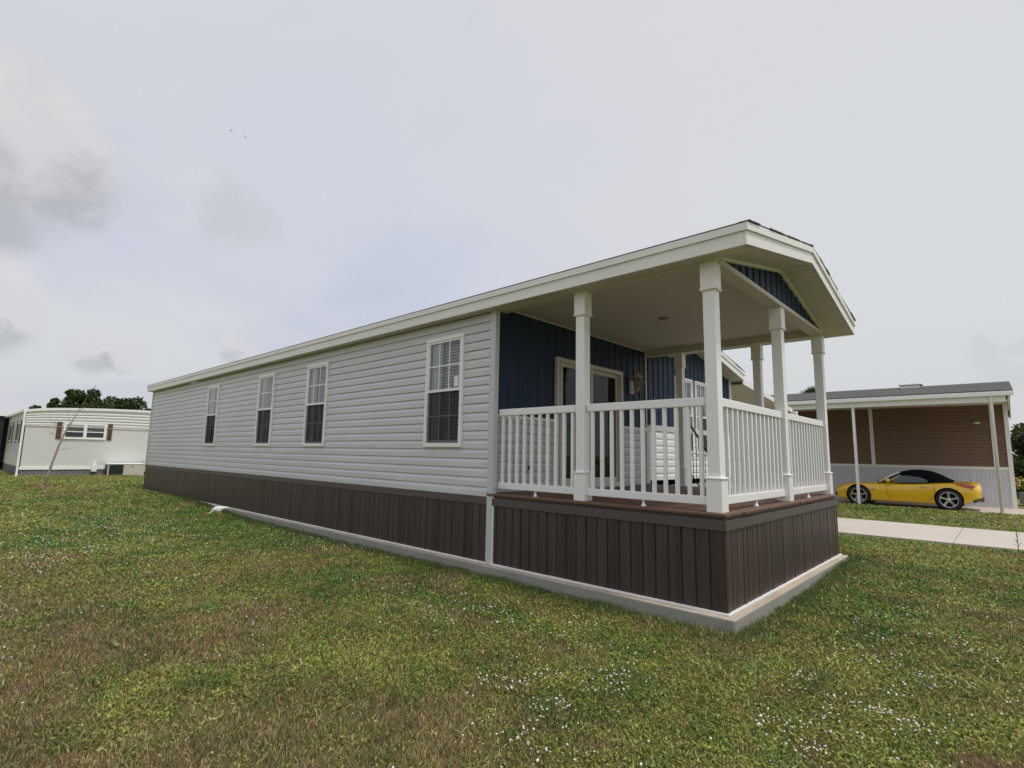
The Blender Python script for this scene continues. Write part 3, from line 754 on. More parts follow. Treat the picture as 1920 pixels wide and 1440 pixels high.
m = MB(); fbox(m, fe, .68, .76, .012, .03, 1.09, 1.21); ol = m.build('outlet_cover', mat('outlet_grey', (.5, .5, .49), .4), home, bevel=.005)
m = MB(); fbox(m, fe, .70, .74, .0305, .033, 1.12, 1.17); m.build('outlet_socket', DARK, ol)

# deck
m = MB(); x = -.035; k = 0; rr = random.Random(4)
while x < W+.02:
    x1 = min(x+.138, W+.035); m.box(x, x1-.005, -.032-rr.uniform(0, .014), YH-.002, .812, .838-rr.uniform(0, .0012)); x += .138
m.build('deck', DECK, home, bevel=.003, segs=1)

# porch posts
def make_post():
    m = MB(); a = .0575; m.box(-a, a, -a, a, .84, 3.138); p = m.build('porch_post', VINYLW, None, bevel=.006)
    m = MB(); b = .072; m.box(-b, b, -b, b, .839, 1.125); s1 = m.build('base_sleeve', VINYLW, p, bevel=.005)
    m = MB(); b = .080; m.prism([(-b, -b, 1.125), (b, -b, 1.125), (b, b, 1.125), (-b, b, 1.125)], (0, 0, .022)); 
    m.build('sleeve_ring', VINYLW, p, bevel=.008)
    m = MB(); b = .072; m.box(-b, b, -b, b, 2.885, 3.137); m.build('cap_sleeve', VINYLW, p, bevel=.005)
    m = MB(); b = .080; m.box(-b, b, -b, b, 2.865, 2.8845); m.build('sleeve_ring', VINYLW, p, bevel=.008)
    return p
post0 = make_post()
for i, (x, y) in enumerate([(.095, .09), (.095, 1.545), (2.08, .09), (4.0, .09), (4.0, .95), (4.0, 2.24)]):
    p = post0 if i == 0 else copy_tree(post0); p.parent = home; p.location = (x, y, 0)

def railing(p0, p1, n):
    """rail between two points (x, y)"""
    d = Vector((p1[0]-p0[0], p1[1]-p0[1], 0)); ln = d.length; d.normalize(); ang = math.atan2(d.y, d.x)
    m = MB(); m.box(0, ln, -.026, .026, 1.790, 1.873); r = m.build('porch_railing', VINYLW, home, bevel=.008)
    r.location = (p0[0], p0[1], 0); r.rotation_euler = (0, 0, ang)
    m = MB(); m.box(0, ln, -.023, .023, .898, .974); m.build('bottom_rail', VINYLW, r, bevel=.005)
    m = MB(); m.box(-.017, .017, -.017, .017, .974, 1.790); b0 = m.build('baluster', VINYLW, r, bevel=.003)
    for k in range(n):
        b = b0 if k == 0 else b0.copy()
        if k: COL.objects.link(b)
        b.parent = r; b.location = (ln*(k+.5)/n, 0, 0)
    m = MB(); m.lathe((ln*.5, 0, .8385), [(.026, 0), (.024, .008), (.014, .02), (.016, .055), (.022, .0595)], 12); m.build('rail_foot', VINYLW, r)
    return r
railing((.09, 2.80), (.09, 1.617), 10)
railing((.09, 1.473), (.09, .162), 11)
railing((.167, .09), (2.008, .09), 14)
railing((2.152, .09), (3.928, .09), 14)
railing((4.0, .162), (4.0, .878), 6)

# beams, ceiling
m = MB(); m.box(.0, .16, .165, 2.80, 3.128, 3.25); m.box(-.0, 4.10, .0, .163, 3.130, 3.160); m.box(3.95, 4.10, .165, 2.89, 3.128, 3.25); m.box(.0, 4.1, .05, .163, 3.160, 3.25)
m.build('porch_beam', BEIGE, home, bevel=.004)
m = MB(); m.box(.16, 3.95, .163, 2.893, 3.232, 3.248); m.build('porch_ceiling', CEIL, home)
m = MB(); fbox(m, fe, .16, 3.93, .0, .02, 3.212, 3.2315); m.build('ceiling_trim', BEIGE, home, bevel=.003)
m = MB(); m.lathe((1.98, 1.52, 3.232), [(.075, .0), (.078, -.006), (.062, -.010), (.058, -.002), (.055, .0)], 20); q = m.build('ceiling_light', mat('light_ring', (.22, .2, .18), .5), home)
m = MB(); m.lathe((1.98, 1.52, 3.229), [(.056, .0), (.001, .0)], 20); m.build('light_lens', mat('lens_dark', (.12, .115, .10), .3), q)
# porch gable
S = .2075
def sof(x): return 3.136+S*min(x+.17, 4.23-x)
batten_wall(FR_end(.03), .02, 4.05, 3.155, lambda a: sof(a)-.012, sp=.2, dep=.016).build('gable_panel', NAVY, home)
m = MB(); m.box(0.0, 4.08, -.004, .026, 3.160, 3.172)
for (a, b) in ((.10, 2.03), (4.0, 2.03)):
    m.prism([(a, -.004, sof(a)-.036), (b, -.004, sof(b)-.036), (b, -.004, sof(b)-.001), (a, -.004, sof(a)-.001)], (0, .03, 0))
m.build('gable_trim', FASC, home)
# ribbed rake soffit: vinyl panels running out from the wall
def ribbed(x0, x1, zf, y0, y1, sp=.1):
    m = MB(); x = x0
    while x < x1-1e-4:
        b = min(x+sp, x1); pts = [(x, 0), (x+.008, -.007), (x+.02, -.007), (x+.028, 0), (b, 0)]
        pts = [(min(p, b), d) for p, d in pts]
        for i in range(4):
            (p, d), (q, e) = pts[i], pts[i+1]
            if q-p > 1e-6: m.quad((p, y0, zf(p)-d), (q, y0, zf(q)-e), (q, y1, zf(q)-e), (p, y1, zf(p)-d))
        x = b
    return m
ribbed(-.17, 2.03, sof, -.34, .03).build('soffit', BEIGE, home)
ribbed(2.03, 4.23, sof, -.34, .03).build('soffit', BEIGE, home)
m = MB(); y = .0
while y < LEN+.1:
    m.box(-.1475, .0, y+.003, min(y+.3, LEN+.1)-.003, 3.138, 3.146); y += .3
m.box(-.1475, .0, -.30, LEN+.1, 3.146, 3.15)
m.build('soffit', BEIGE, home)
m = MB(); m.box(4.10, 4.23, .0, YH-.34, 3.137, 3.15); m.build('soffit', BEIGE, home)
# roofs
def gable_roof(x0, xr, x1, zt, y0, y1, left_fascia=True, right_fascia=True, back=True):
    zr = zt+S*(xr-x0) ; zr2 = zt+S*(x1-xr); zr = min(zr, zr2) if abs(zr-zr2) > .05 else zr
    T = .014
    m = MB()
    rf = [(x0-.012, y0-.012), (xr, y0-.012)]
    e = .014
    m.prism([(x0-.02, y0-e, zt-.002), (xr, y0-e, zr), (xr, y0-e, zr+T), (x0-.02, y0-e, zt-.002+T*.7)], (0, y1-y0+2*e, 0))
    m.prism([(xr, y0-e, zr), (x1+.02, y0-e, zt-.002), (x1+.02, y0-e, zt-.002+T*.7), (xr, y0-e, zr+T)], (0, y1-y0+2*e, 0))
    roof = m.build('roof', SHING, home)
    # shingle butts along the rake: staggered ends
    m = MB(); rr = random.Random(2)
    for side, xa, xb in ((1, x0, xr), (-1, x1, xr)):
        n = int(abs(xb-xa)/.14)
        for k in range(n):
            t0, t1 = k/n, (k+1)/n; p = xa+(xb-xa)*t0; q = xa+(xb-xa)*t1; za = zt+(zr-zt)*t0+T; zb = zt+(zr-zt)*t1+T
            ex = rr.uniform(.0, .018)
            m.prism([(p, y0-e-ex, za-.004), (q, y0-e-ex, zb-.006), (q, y0-e-ex, zb+.002), (p, y0-e-ex, za+.006)], (0, .10, 0))
    m.build('shingle_edge', SHING, roof)
    return zr
zr1 = gable_roof(-.17, 2.03, 4.23, 3.33, -.34, LEN+.1)
zr2 = gable_roof(4.24, 6.14, 8.06, 3.33, YH-.34, LEN+.1)
def fascia_rake(x0, xr, x1, zt, zr, y0, lower=.126):
    m = MB(); m2 = MB()
    H = .194
    for xa, xb, e_ in ((x0, xr, -.018), (x1, xr, .018)):
        m.prism([(xa, y0, zt-H), (xb, y0, zr-H), (xb, y0, zr-.068), (xa, y0, zt-.068)], (0, .022, 0))
        m2.prism([(xa+e_, y0-.018, zt-.0705), (xb, y0-.018, zr-.07), (xb, y0-.018, zr-.002), (xa+e_, y0-.018, zt-.003)], (0, .04, 0))
    m.build('rake_fascia', FASC, home); m2.build('rake_trim', FASC, home)
fascia_rake(-.17, 2.03, 4.23, 3.33, zr1, -.34); fascia_rake(4.24, 6.14, 8.06, 3.33, zr2, YH-.34)
m = MB(); y = -.34
joints = [-.3175, 1.08, 4.7, 8.3, 11.9, 15.5, LEN+.1]
for a, b in zip(joints[:-1], joints[1:]): m.box(-.17, -.148, a+.0015, b-.0015, 3.1365, 3.262)
m.build('eave_fascia', FASC, home)
m = MB(); m.box(-.188, -.15, -.3175, LEN+.1, 3.260, 3.3275); m.build('eave_trim', FASC, home)
m = MB(); m.box(4.208, 4.23, -.3175, YH-.36, 3.137, 3.262); m.box(4.20, 4.245, -.3175, YH-.36, 3.262, 3.3275); m.build('eave_fascia', FASC, home)
m = MB(); m.box(8.04, 8.062, YH-.3175, LEN+.1, 3.136, 3.262); m.build('eave_fascia', FASC, home)
def sof2(x): return 3.136+S*min(max(x-4.24, 0), 8.06-x)
ribbed(4.24, 6.14, sof2, YH-.34, YH+.03).build('soffit', BEIGE, home); ribbed(6.14, 8.06, sof2, YH-.34, YH+.03).build('soffit', BEIGE, home)
# attic closure of the far gable end
m = MB(); m.prism([(0, LEN-.02, 3.1), (4.1, LEN-.02, 3.1), (4.1, LEN-.02, 3.3), (2.03, LEN-.02, zr1-.02), (0, LEN-.02, 3.3)], (0, .02, 0)); m.build('gable_panel', NAVY, home)

# entry steps with iron handrail on the far side of the porch
steps = empty('porch_steps', (4.15, 1.6, -.12), 0, 'steps with black iron handrail at the far side of the porch', 'steps')
for k in range(4):
    m = MB(); m.box(.02+.27*k, .32+.27*k, -.5, .5, .72-.19*k-.03, .72-.19*k); m.build('tread', DECK, steps, bevel=.004)
m = MB()
for s in (-.47, .44): m.prism([(.02, s, .0), (1.10, s, .0), (1.10, s, .10), (.02, s, .86)], (0, .03, 0))
m.build('stringer', DECK, steps)
def handrail(yy):
    m = MB(); m.tube([(.02, yy, 2.06), (.15, yy, 2.02), (1.35, yy, 1.21), (1.42, yy, 1.12), (1.42, yy, .02)], .018, 8); m.tube([(.15, yy, 1.15), (1.40, yy, .30)], .012, 6); m.tube([(.12, yy, 2.03), (.12, yy, .3)], .016, 8)
    h = m.build('handrail', IRON, steps)
    for k in range(9):
        t = (k+.7)/9.3; x = .15+1.2*t; zt = 2.02-.81*t; zb = 1.15-.82*t
        MB().tube([(x, yy, zb), (x, yy, zt)], .007, 6).build('baluster', IRON, h)
handrail(.62); handrail(-.6)
# ================================================================ carport of the grey home
cp = empty('carport', (10, 5.4, -.1), 0, 'white-edged lean-to carport roof beyond the navy gable, over the driveway', 'carport')
def loc(o, root): o.location = -Vector(root.location) if root.rotation_euler.z == 0 else o.location; return o
m = MB(); y0, y1 = 2.60, 8.3
m.prism([(8.10, y0+.02, 3.075), (11.94, y0+.02, 2.675), (11.94, y0+.02, 2.765), (8.10, y0+.02, 3.165)], (0, y1-y0-.02, 0)); loc(m.build('roof', SHING, cp), cp)
m = MB(); m.prism([(8.09, y0-.005, 3.062), (11.98, y0-.005, 2.66), (11.98, y0-.005, 2.78), (8.09, y0-.005, 3.178)], (0, .024, 0)); m.box(11.942, 11.98, y0+.02, y1, 2.66, 2.78); loc(m.build('fascia', FASC, cp), cp)
m = MB(); yy = y0+.03
while yy < y1-.05:
    m.prism([(8.12, yy, 3.056), (11.93, yy, 2.657), (11.93, yy, 2.669), (8.12, yy, 3.068)], (0, .19, 0)); yy += .2
loc(m.build('soffit', BEIGE, cp), cp)
m = MB(); m.box(11.90, 12.06, y0-.12, y0+.02, 2.56, 2.70); m.box(11.982, 12.06, y0+.02, y1, 2.66, 2.74); loc(m.build('gutter', VINYLW, cp), cp)
for yy in (2.9, 5.5, 8.1): loc(MB().box(11.66, 11.75, yy-.045, yy+.045, -.10, 2.62).build('carport_post', VINYLW, cp, bevel=.004), cp)
TAN = mat('tan_siding', (.45, .37, .28), .5, var=.1, vscale=1)
loc(lap_siding(FR_end(8.3), 8.1, 11.9, -.08, 2.70).build('back_wall', TAN, cp), cp)

# ================================================================ NEIGHBOUR ON THE RIGHT
NB = (20.1, 5.0, -.165)
nb = empty('brown_mobile_home', NB, 0, 'brown mobile home with white ribbed wainscot and grey shingle roof, behind the yellow car', 'house')
BSID = mat('brown_siding', (.20, .125, .085), .55, var=.12, vscale=1.0)
WRIB = mat('white_ribbed', (.66, .68, .71), .45, var=.12, vscale=2, stretch=(4, 4, .4))
def B(mb, name, m_, bevel=0.0): return loc(mb.build(name, m_, nb, bevel=bevel), nb)
fn = FR_left(20.1)
B(lap_siding(fn, -1.9, 12.5, 1.20, 3.36, [(3.9, 4.9, 1.9, 3.0)], course=.115), 'siding', BSID)
B(skirting(fn, -1.9, 12.5, -.165, 1.10, sp=.11, dep=.012), 'wainscot', WRIB)
m = MB(); fbox(m, fn, -1.92, 12.5, 0, .035, 1.10, 1.20); fbox(m, fn, -1.92, 12.5, 0, .03, -.16, -.12); B(m, 'wainscot_cap', VINYLW, .004)
for a in (-1.62, 1.90): m = MB(); fbox(m, fn, a, a+.12, 0, .05, 1.2, 3.36) ; B(m, 'trim_board', VINYLW, .004)
m = MB(); fbox(m, fn, -1.98, -1.86, -.10, .05, -.165, 3.40); B(m, 'corner_trim', VINYLW, .004)
B(lap_siding(FR_end(-1.9), 20.1, 28.0, 1.2, 3.4, course=.115), 'siding', BSID)
B(skirting(FR_end(-1.9), 20.1, 28.0, -.165, 1.10, sp=.11), 'wainscot', WRIB)
m = MB(); fbox(m, FR_end(-1.9), 20.15, 28.0, 0, .03, 1.10, 1.20); B(m, 'wainscot_cap', VINYLW)
m = MB(); fbox(m, fn, 3.86, 3.92, -.02, .03, 1.86, 3.04); fbox(m, fn, 4.88, 4.94, -.02, .03, 1.86, 3.04); fbox(m, fn, 3.92, 4.88, -.02, .03, 1.86, 1.92); fbox(m, fn, 3.92, 4.88, -.02, .03, 2.98, 3.04); fbox(m, fn, 3.92, 4.88, -.02, .02, 2.42, 2.47)
wn = B(m, 'window', VINYLW, .004)
m = MB(); m.quad(fn(3.92, -.01, 1.92), fn(4.88, -.01, 1.92), fn(4.88, -.01, 2.98), fn(3.92, -.01, 2.98)); o = m.build('pane', GLASSD, wn)
m = MB(); fbox(m, fn, 3.9, 4.9, -.3, -.25, 1.9, 3.0); o = m.build('blind', DARK, wn)  # near-black panel stands in for the unlit room, not a blind
# carport ceiling, fascia, gutter, roof
m = MB(); m.prism([(16.43, -2.0, 3.13), (20.08, -2.0, 3.345), (20.08, -2.0, 3.40), (16.43, -2.0, 3.19)], (0, 15, 0)); B(m, 'carport_ceiling', CEIL)
m = MB(); m.box(16.40, 16.43, -1.95, 13.0, 3.12, 3.30); m.box(16.43, 20.0, -2.02, -1.99, 3.12, 3.36); B(m, 'fascia', VINYLW, .004)
m = MB(); m.box(16.27, 16.40, -2.12, 13.05, 3.29, 3.42); B(m, 'gutter', VINYLW, .012)
m = MB(); m.prism([(16.30, -2.12, 3.42), (22.4, -2.12, 4.35), (22.4, -2.12, 4.39), (16.28, -2.12, 3.45)], (0, 15.2, 0)); m.prism([(22.4, -2.12, 4.35), (28.5, -2.12, 3.42), (28.5, -2.12, 3.45), (22.4, -2.12, 4.39)], (0, 15.2, 0)); B(m, 'roof', SHINGN)
m = MB(); m.prism([(16.42, -2.10, 3.30), (22.4, -2.10, 4.22), (22.4, -2.10, 4.345), (16.42, -2.10, 3.42)], (0, .03, 0)); m.prism([(22.4, -2.10, 4.22), (28.4, -2.10, 3.30), (28.4, -2.10, 3.42), (22.4, -2.10, 4.345)], (0, .03, 0)); B(m, 'rake_fascia', VINYLW)
m = MB(); m.prism([(20.1, -1.88, 3.3), (22.4, -1.88, 4.3), (28.0, -1.88, 3.3)], (0, .03, 0)); B(m, 'gable_panel', BSID)
m = MB(); m.box(21.25, 21.75, .45, 1.05, 4.18, 4.33); m.box(21.18, 21.8, .38, 1.12, 4.33, 4.37); B(m, 'roof_vent', mat('vent_metal', (.75, .75, .75), .3, metallic=.4), .01)
for y in (1.90, -1.62):
    m = MB(); m.box(16.45, 16.53, y-.04, y+.04, -.165, 3.14); B(m, 'carport_post', VINYLW, .004)
m = MB(); m.tube([(16.35, -1.62, 3.33), (16.36, -1.62, 3.2), (16.405, -1.62, 3.1), (16.405, -1.62, -.10)], .040, 8); B(m, 'downspout', VINYLW)
m = MB(); m.lathe(fn(-1.15, .06, 2.72), [(.02, .05), (.10, .02), (.11, -.02), (.06, -.04), (.01, -.045)], 12); B(m, 'wall_lamp', mat('lamp_white', (.7, .7, .66), .4))

# ================================================================ NEIGHBOUR ON THE LEFT
LY = 29.6
lb = empty('white_mobile_home', (-2.1, LY, -.03), 0, 'white mobile home with brown shutters and grey block skirting, left of the grey home', 'house')
WP = mat('white_panel', (.62, .62, .60), .5, var=.12, vscale=.8, var2=.06, v2scale=5, tint=(.56, .56, .54))
def Lb(mb, name, m_, bevel=0.0): return loc(mb.build(name, m_, lb, bevel=bevel), lb)
fw_ = FR_end(LY)
X0, X1 = -2.12, 7.6
def roofz(x): t = (x-X0)/(X1-X0); return 2.90+.27*math.sin(math.pi*min(max(t*1.02, 0), 1))**.6 if 0 < t < 1 else 2.90
m = MB(); fbox(m, fw_, X0, -.80, -.03, 0, .40, 2.22); fbox(m, fw_, -.80, .77, -.03, 0, .40, 1.66); fbox(m, fw_, .77, X1, -.03, 0, .40, 2.22)
fbox(m, fw_, -.80, .77, -.03, -.001, 1.66, 1.661); Lb(m, 'wall', WP)
# horizontally corrugated band under the roof
m = MB(); xs = [X0+(X1-X0)*k/20 for k in range(21)]; z = 2.22; 
n = 6
for k in range(n):
    for (d0, q0, d1, q1) in ((.005, 0, .03, .35), (.03, .35, .03, .7), (.03, .7, .005, 1)):
        for i in range(20):
            def zz(x, q): top = roofz(x)-.10; return 2.22+(top-2.22)*(k+q)/n
            a, b = xs[i], xs[i+1]; m.quad(fw_(a, d0, zz(a, q0)), fw_(b, d0, zz(b, q0)), fw_(b, d1, zz(b, q1)), fw_(a, d1, zz(a, q1)))
Lb(m, 'corrugated_band', WP)
m = MB(); fbox(m, fw_, X0, X1, .0, .05, .28, .40); fbox(m, fw_, X0, X1, 0, .035, 2.20, 2.22); Lb(m, 'wall_trim', VINYLW)
m = MB()
for i in range(20):
    a, b = xs[i], xs[i+1]; za, zb = roofz(a), roofz(b)
    m.prism([fw_(a, .06, za-.11), fw_(b, .06, zb-.11), fw_(b, .06, zb), fw_(a, .06, za)], (0, .06, 0))
Lb(m, 'roof_edge', VINYLW)
m = MB()
for i in range(20):
    a, b = xs[i], xs[i+1]; za, zb = roofz(a), roofz(b)
    m.prism([(a, LY-.05, za-.03), (b, LY-.05, zb-.03), (b, LY-.05, zb-.001), (a, LY-.05, za-.001)], (0, 13, 0))
Lb(m, 'roof', mat('roof_white', (.7, .7, .69), .5))
fs = FR_left(X0)
m = MB(); fbox(m, fs, LY, LY+13, -.03, -.001, .40, 2.90); Lb(m, 'side_wall', WP)
m = MB(); z = .5
while z < 2.85: fbox(m, fs, LY+.05, LY+13, 0, .012, z, z+.02); z += .2
Lb(m, 'wall_ribs', WP)
m = MB(); m.box(X0-.10, X0+.0, LY-.06, LY+13, 2.80, 2.91); m.box(X0-.09, X0-.02, LY-.07, LY, .0, 2.82); m.box(X0-.13, X0-.0, LY-.10, LY-.0, -.06, .06); Lb(m, 'gutter', VINYLW, .008)
# block skirting with a diamond pattern moulded in each block
BL = mat('grey_block', (.13, .13, .14), .8, var=.3, vscale=5); BL2 = mat('block_relief', (.30, .30, .31), .8, var=.3, vscale=5)
m = MB(); fbox(m, fw_, X0+.02, X1, -.04, .0, -.08, .28); m.box(X0+.0, X0+.04, LY+.0, LY+13, -.08, .40)
bs_ = Lb(m, 'block_skirting', BL); m = MB()
a = X0+.05
while a < X1-.4:
    c = a+.2; w_ = .028
    for (p, q, r_, s) in ((a+.02, .0, c, .24), (c, .24, a+.38, .0), (a+.02, .24, c, .0), (c, .0, a+.38, .24)):
        m.prism([fw_(p-w_, .012, q), fw_(p+w_, .012, q), fw_(r_+w_, .012, s), fw_(r_-w_, .012, s)], (0, .012, 0))
    fbox(m, fw_, a-.012, a+.012, 0, .012, -.02, .27); a += .4
o_ = m.build('block_pattern', BL2, bs_)
# window with two lights
wx0, wx1, wz0, wz1 = -.80, .77, 1.66, 2.38
m = MB(); fbox(m, fw_, wx0, wx1, -.02, .05, wz0-.0, wz0+.09); fbox(m, fw_, wx0, wx1, -.02, .05, wz1-.06, wz1); 
for a, b in ((wx0, wx0+.08), (-.075, .045), (wx1-.08, wx1)): fbox(m, fw_, a, b, -.02, .05, wz0+.09, wz1-.06)
for a, b in ((wx0+.08, -.075), (.045, wx1-.08)): fbox(m, fw_, a, b, -.01, .035, 1.98, 2.02)
wn = Lb(m, 'window', VINYLW)
m = MB(); m.quad(fw_(wx0+.05, .01, wz0+.05), fw_(wx1-.05, .01, wz0+.05), fw_(wx1-.05, .01, wz1-.03), fw_(wx0+.05, .01, wz1-.03)); m.build('pane', GLASS, wn)
m = MB(); fbox(m, fw_, wx0+.05, wx1-.05, -.12, -.08, 2.0, wz1-.03); m.build('blind', mat('blind_green', (.42, .47, .45), .7), wn)
m = MB(); fbox(m, fw_, wx0+.05, wx1-.05, -.12, -.08, wz0, 2.0)
for k in range(5): fbox(m, fw_, wx0+.05, wx1-.05, -.08, -.07, wz0+.06+k*.055, wz0+.09+k*.055)
m.build('blind', mat('blind_grey', (.22, .21, .21), .7), wn)
SHUT = mat('shutter_brown', (.115, .055, .030), .7, var=.5, vscale=6, tint=(.09, .045, .028))
for a in (-1.04, .83):
    m = MB()
    for k in range(3): fbox(m, fw_, a+k*.062, a+k*.062+.056, .0, .03, 1.64, 2.42)
    fbox(m, fw_, a, a+.18, .03, .045, 1.76, 1.83); fbox(m, fw_, a, a+.18, .03, .045, 2.22, 2.29); Lb(m, 'shutter', SHUT)
# side windows with dark shutters
for yy in (LY+1.6, LY+5.2):
    m = MB(); fbox(m, fs, yy, yy+1.1, 0, .03, 1.5, 2.4); w_ = Lb(m, 'window', VINYLW)
    m = MB(); fbox(m, fs, yy+.08, yy+1.02, .03, .034, 1.58, 2.32); m.build('pane', mat('side_pane', (.35, .38, .4), .1), w_)
    for q in (yy-.45, yy+1.15): m = MB(); fbox(m, fs, q, q+.3, 0, .03, 1.45, 2.45); Lb(m, 'shutter', SHUT)
m = MB(); fbox(m, fw_, .36, .56, .05, .20, .18, .50); m.prism([fw_(.40, .05, .50), fw_(.52, .05, .50), fw_(.50, .05, .64), fw_(.42, .05, .64)], (0, -.12, 0)); Lb(m, 'vent_box', VINYLW, .01)
# porch of the white home at the extreme left
m = MB(); m.box(-8.5, X0-.15, LY+7.5, LY+14, 2.86, 2.98); Lb(m, 'porch_roof', VINYLW)
m = MB(); m.box(-8.4, X0-.2, LY+7.62, LY+14, .95, 2.85); Lb(m, 'porch_shade', mat('shade_dark', (.012, .012, .013), .7))  # near-black block stands in for the shade under the roof, no screen
m = MB(); m.box(-8.4, X0-.2, LY+7.6, LY+14, -.1, .95); Lb(m, 'porch_wall', WP)
m = MB(); m.box(-3.4, -2.0, LY-.3, LY+3.0, -.2, -.005); tag(m.build('patio_slab', CONCP, bevel=.01), kind='structure')

# air conditioner
ac = empty('air_conditioner', (.86, 29.15, -.03), R(-3), 'beige packaged air conditioner with black coil grille, on a pad against the white home', 'air conditioner')
ACM = mat('ac_beige', (.52, .49, .41), .45, var=.1, vscale=3); ACD = mat('ac_coil', (.015, .016, .02), .5)
m = MB(); m.box(-.14, 1.55, -.62, .42, -.05, .03); m.build('base_pad', CONC, ac)
m = MB(); m.box(.0, 1.42, -.45, .35, .05, .56); m.build('casing', ACM, ac, bevel=.015)
m = MB(); m.box(-.02, 1.44, -.47, .37, .561, .60); m.build('top_cover', VINYLW, ac, bevel=.012)
m = MB(); m.box(.06, .60, -.462, -.45, .09, .54); m.box(-.012, 0, -.42, .32, .09, .54); cg = m.build('coil_grille', ACD, ac)
m = MB()
for k in range(9): m.box(.06+k*.06, .066+k*.06, -.468, -.462, .09, .54)
m.box(.24, .42, -.474, -.469, .30, .33); m.build('grille_bars', METALD, cg)
m = MB(); m.box(.80, 1.30, -.458, -.45, .12, .50); m.build('access_panel', ACM, ac, bevel=.004)
m = MB(); m.box(.92, .98, -.464, -.458, .44, .49); m.build('badge', ACD, ac)
m = MB(); m.box(1.44, 1.75, -.1, .4, .2, .72); m.build('duct_box', ACM, ac, bevel=.01)

# ================================================================ SAPLING
sp = empty('sapling', (-2.20, 20.7, -.02), 0, 'thin bare leaning sapling on a small mound of soil in the left lawn', 'tree')
m = MB(); P = [(0, 0, -.05), (.05, 0, .35), (.14, .02, .85), (.24, .05, 1.35), (.36, .08, 1.8), (.52, .1, 2.2), (.66, .1, 2.6)]
BARKP = mat('pale_bark', (.30, .26, .21), .85, var=.5, vscale=9, tint=(.14, .11, .08), bump=.4, bscale=40)
m.tube(P, [.045, .036, .032, .028, .023, .016, .011], 8); m.build('trunk', BARKP, sp)
rr = random.Random(5); m = MB()
def twig(m, p, d, ln, r, dep):
    pts = [p]; q = Vector(p); dd = Vector(d).normalized()
    for i in range(4):
        dd = (dd+Vector((rr.uniform(-.15, .15), rr.uniform(-.15, .15), rr.uniform(-.02, .16)))).normalized(); q = q+dd*ln/4; pts.append(q.copy())
    m.tube(pts, [r*(1-.2*i) for i in range(5)], 5)
    if dep:
        for i in range(3): twig(m, pts[rr.randint(1, 4)], dd+Vector((rr.uniform(-.8, .8), rr.uniform(-.8, .8), rr.uniform(-.1, .6))), ln*.5, r*.5, dep-1)
twig(m, (.66, .1, 2.6), (.38, 0, .9), .6, .011, 2); twig(m, (.62, .1, 2.5), (.9, 0, .7), .5, .008, 2); twig(m, (.36, .08, 1.8), (-.6, 0, .5), .55, .008, 2); twig(m, (.30, .06, 1.6), (-.9, .1, .4), .5, .006, 1)
twig(m, (.45, .09, 2.05), (-.1, 0, 1), .5, .006, 1); twig(m, (.2, .05, 1.2), (.8, 0, .15), .7, .006, 1); twig(m, (.26, .05, 1.45), (.7, 0, .2), .4, .005, 1)
m.build('branches', BARK, sp)
m = MB(); 
prof = [(0.001, .13), (.08, .12), (.17, .07), (.27, .02), (.36, -.02)]
m.lathe((0, 0, -.01), prof, 22); o = m.build('root_mound', mat('red_soil', (.17, .09, .06), .95, var=.5, vscale=6, bump=.8, bscale=20), sp)
for v in o.data.vertices: v.co.z += rr.uniform(-.02, .02); v.co.x += rr.uniform(-.03, .03)
m = MB()
for k in range(7): t = k*.9; m.tube([(0, 0, .10), (.14*math.cos(t), .14*math.sin(t), .10), (.30*math.cos(t+.2), .30*math.sin(t+.2), .0)], [.02, .015, .005], 5)
m.build('root', BARK, sp)

# ================================================================ IBIS
def skin_body(name, chains, material, parent, sub=2):
    """chains of (point, radius) joined at a shared first vertex"""
    vs = []; es = []; rs = []; idx = {}
    def vi(p, r):
        k = tuple(round(c, 4) for c in p)
        if k not in idx: idx[k] = len(vs); vs.append(p); rs.append(r)
        return idx[k]
    for ch in chains:
        ids = [vi(p, r) for p, r in ch]
        es += [(a, b) for a, b in zip(ids, ids[1:])]
    me = bpy.data.meshes.new(name); me.from_pydata(vs, es, []); me.update()
    o = bpy.data.objects.new(name, me); COL.objects.link(o)
    o.modifiers.new('skin', 'SKIN'); ss = o.modifiers.new('sub', 'SUBSURF'); ss.levels = sub; ss.render_levels = sub
    if not me.skin_vertices: me.attributes.new('skin_vertex', 'FLOAT', 'POINT')
    for i, r in enumerate(rs): 
        r = r if isinstance(r, tuple) else (r, r); me.skin_vertices[0].data[i].radius = r
    me.skin_vertices[0].data[0].use_root = True
    dg = bpy.context.evaluated_depsgraph_get(); ev = o.evaluated_get(dg); nm = bpy.data.meshes.new_from_object(ev)
    bpy.data.objects.remove(o); nm.materials.clear(); nm.materials.append(material)
    for p in nm.polygons: p.use_smooth = True
    r = bpy.data.objects.new(name, nm); COL.objects.link(r); r.parent = parent; nm.name = name; return r
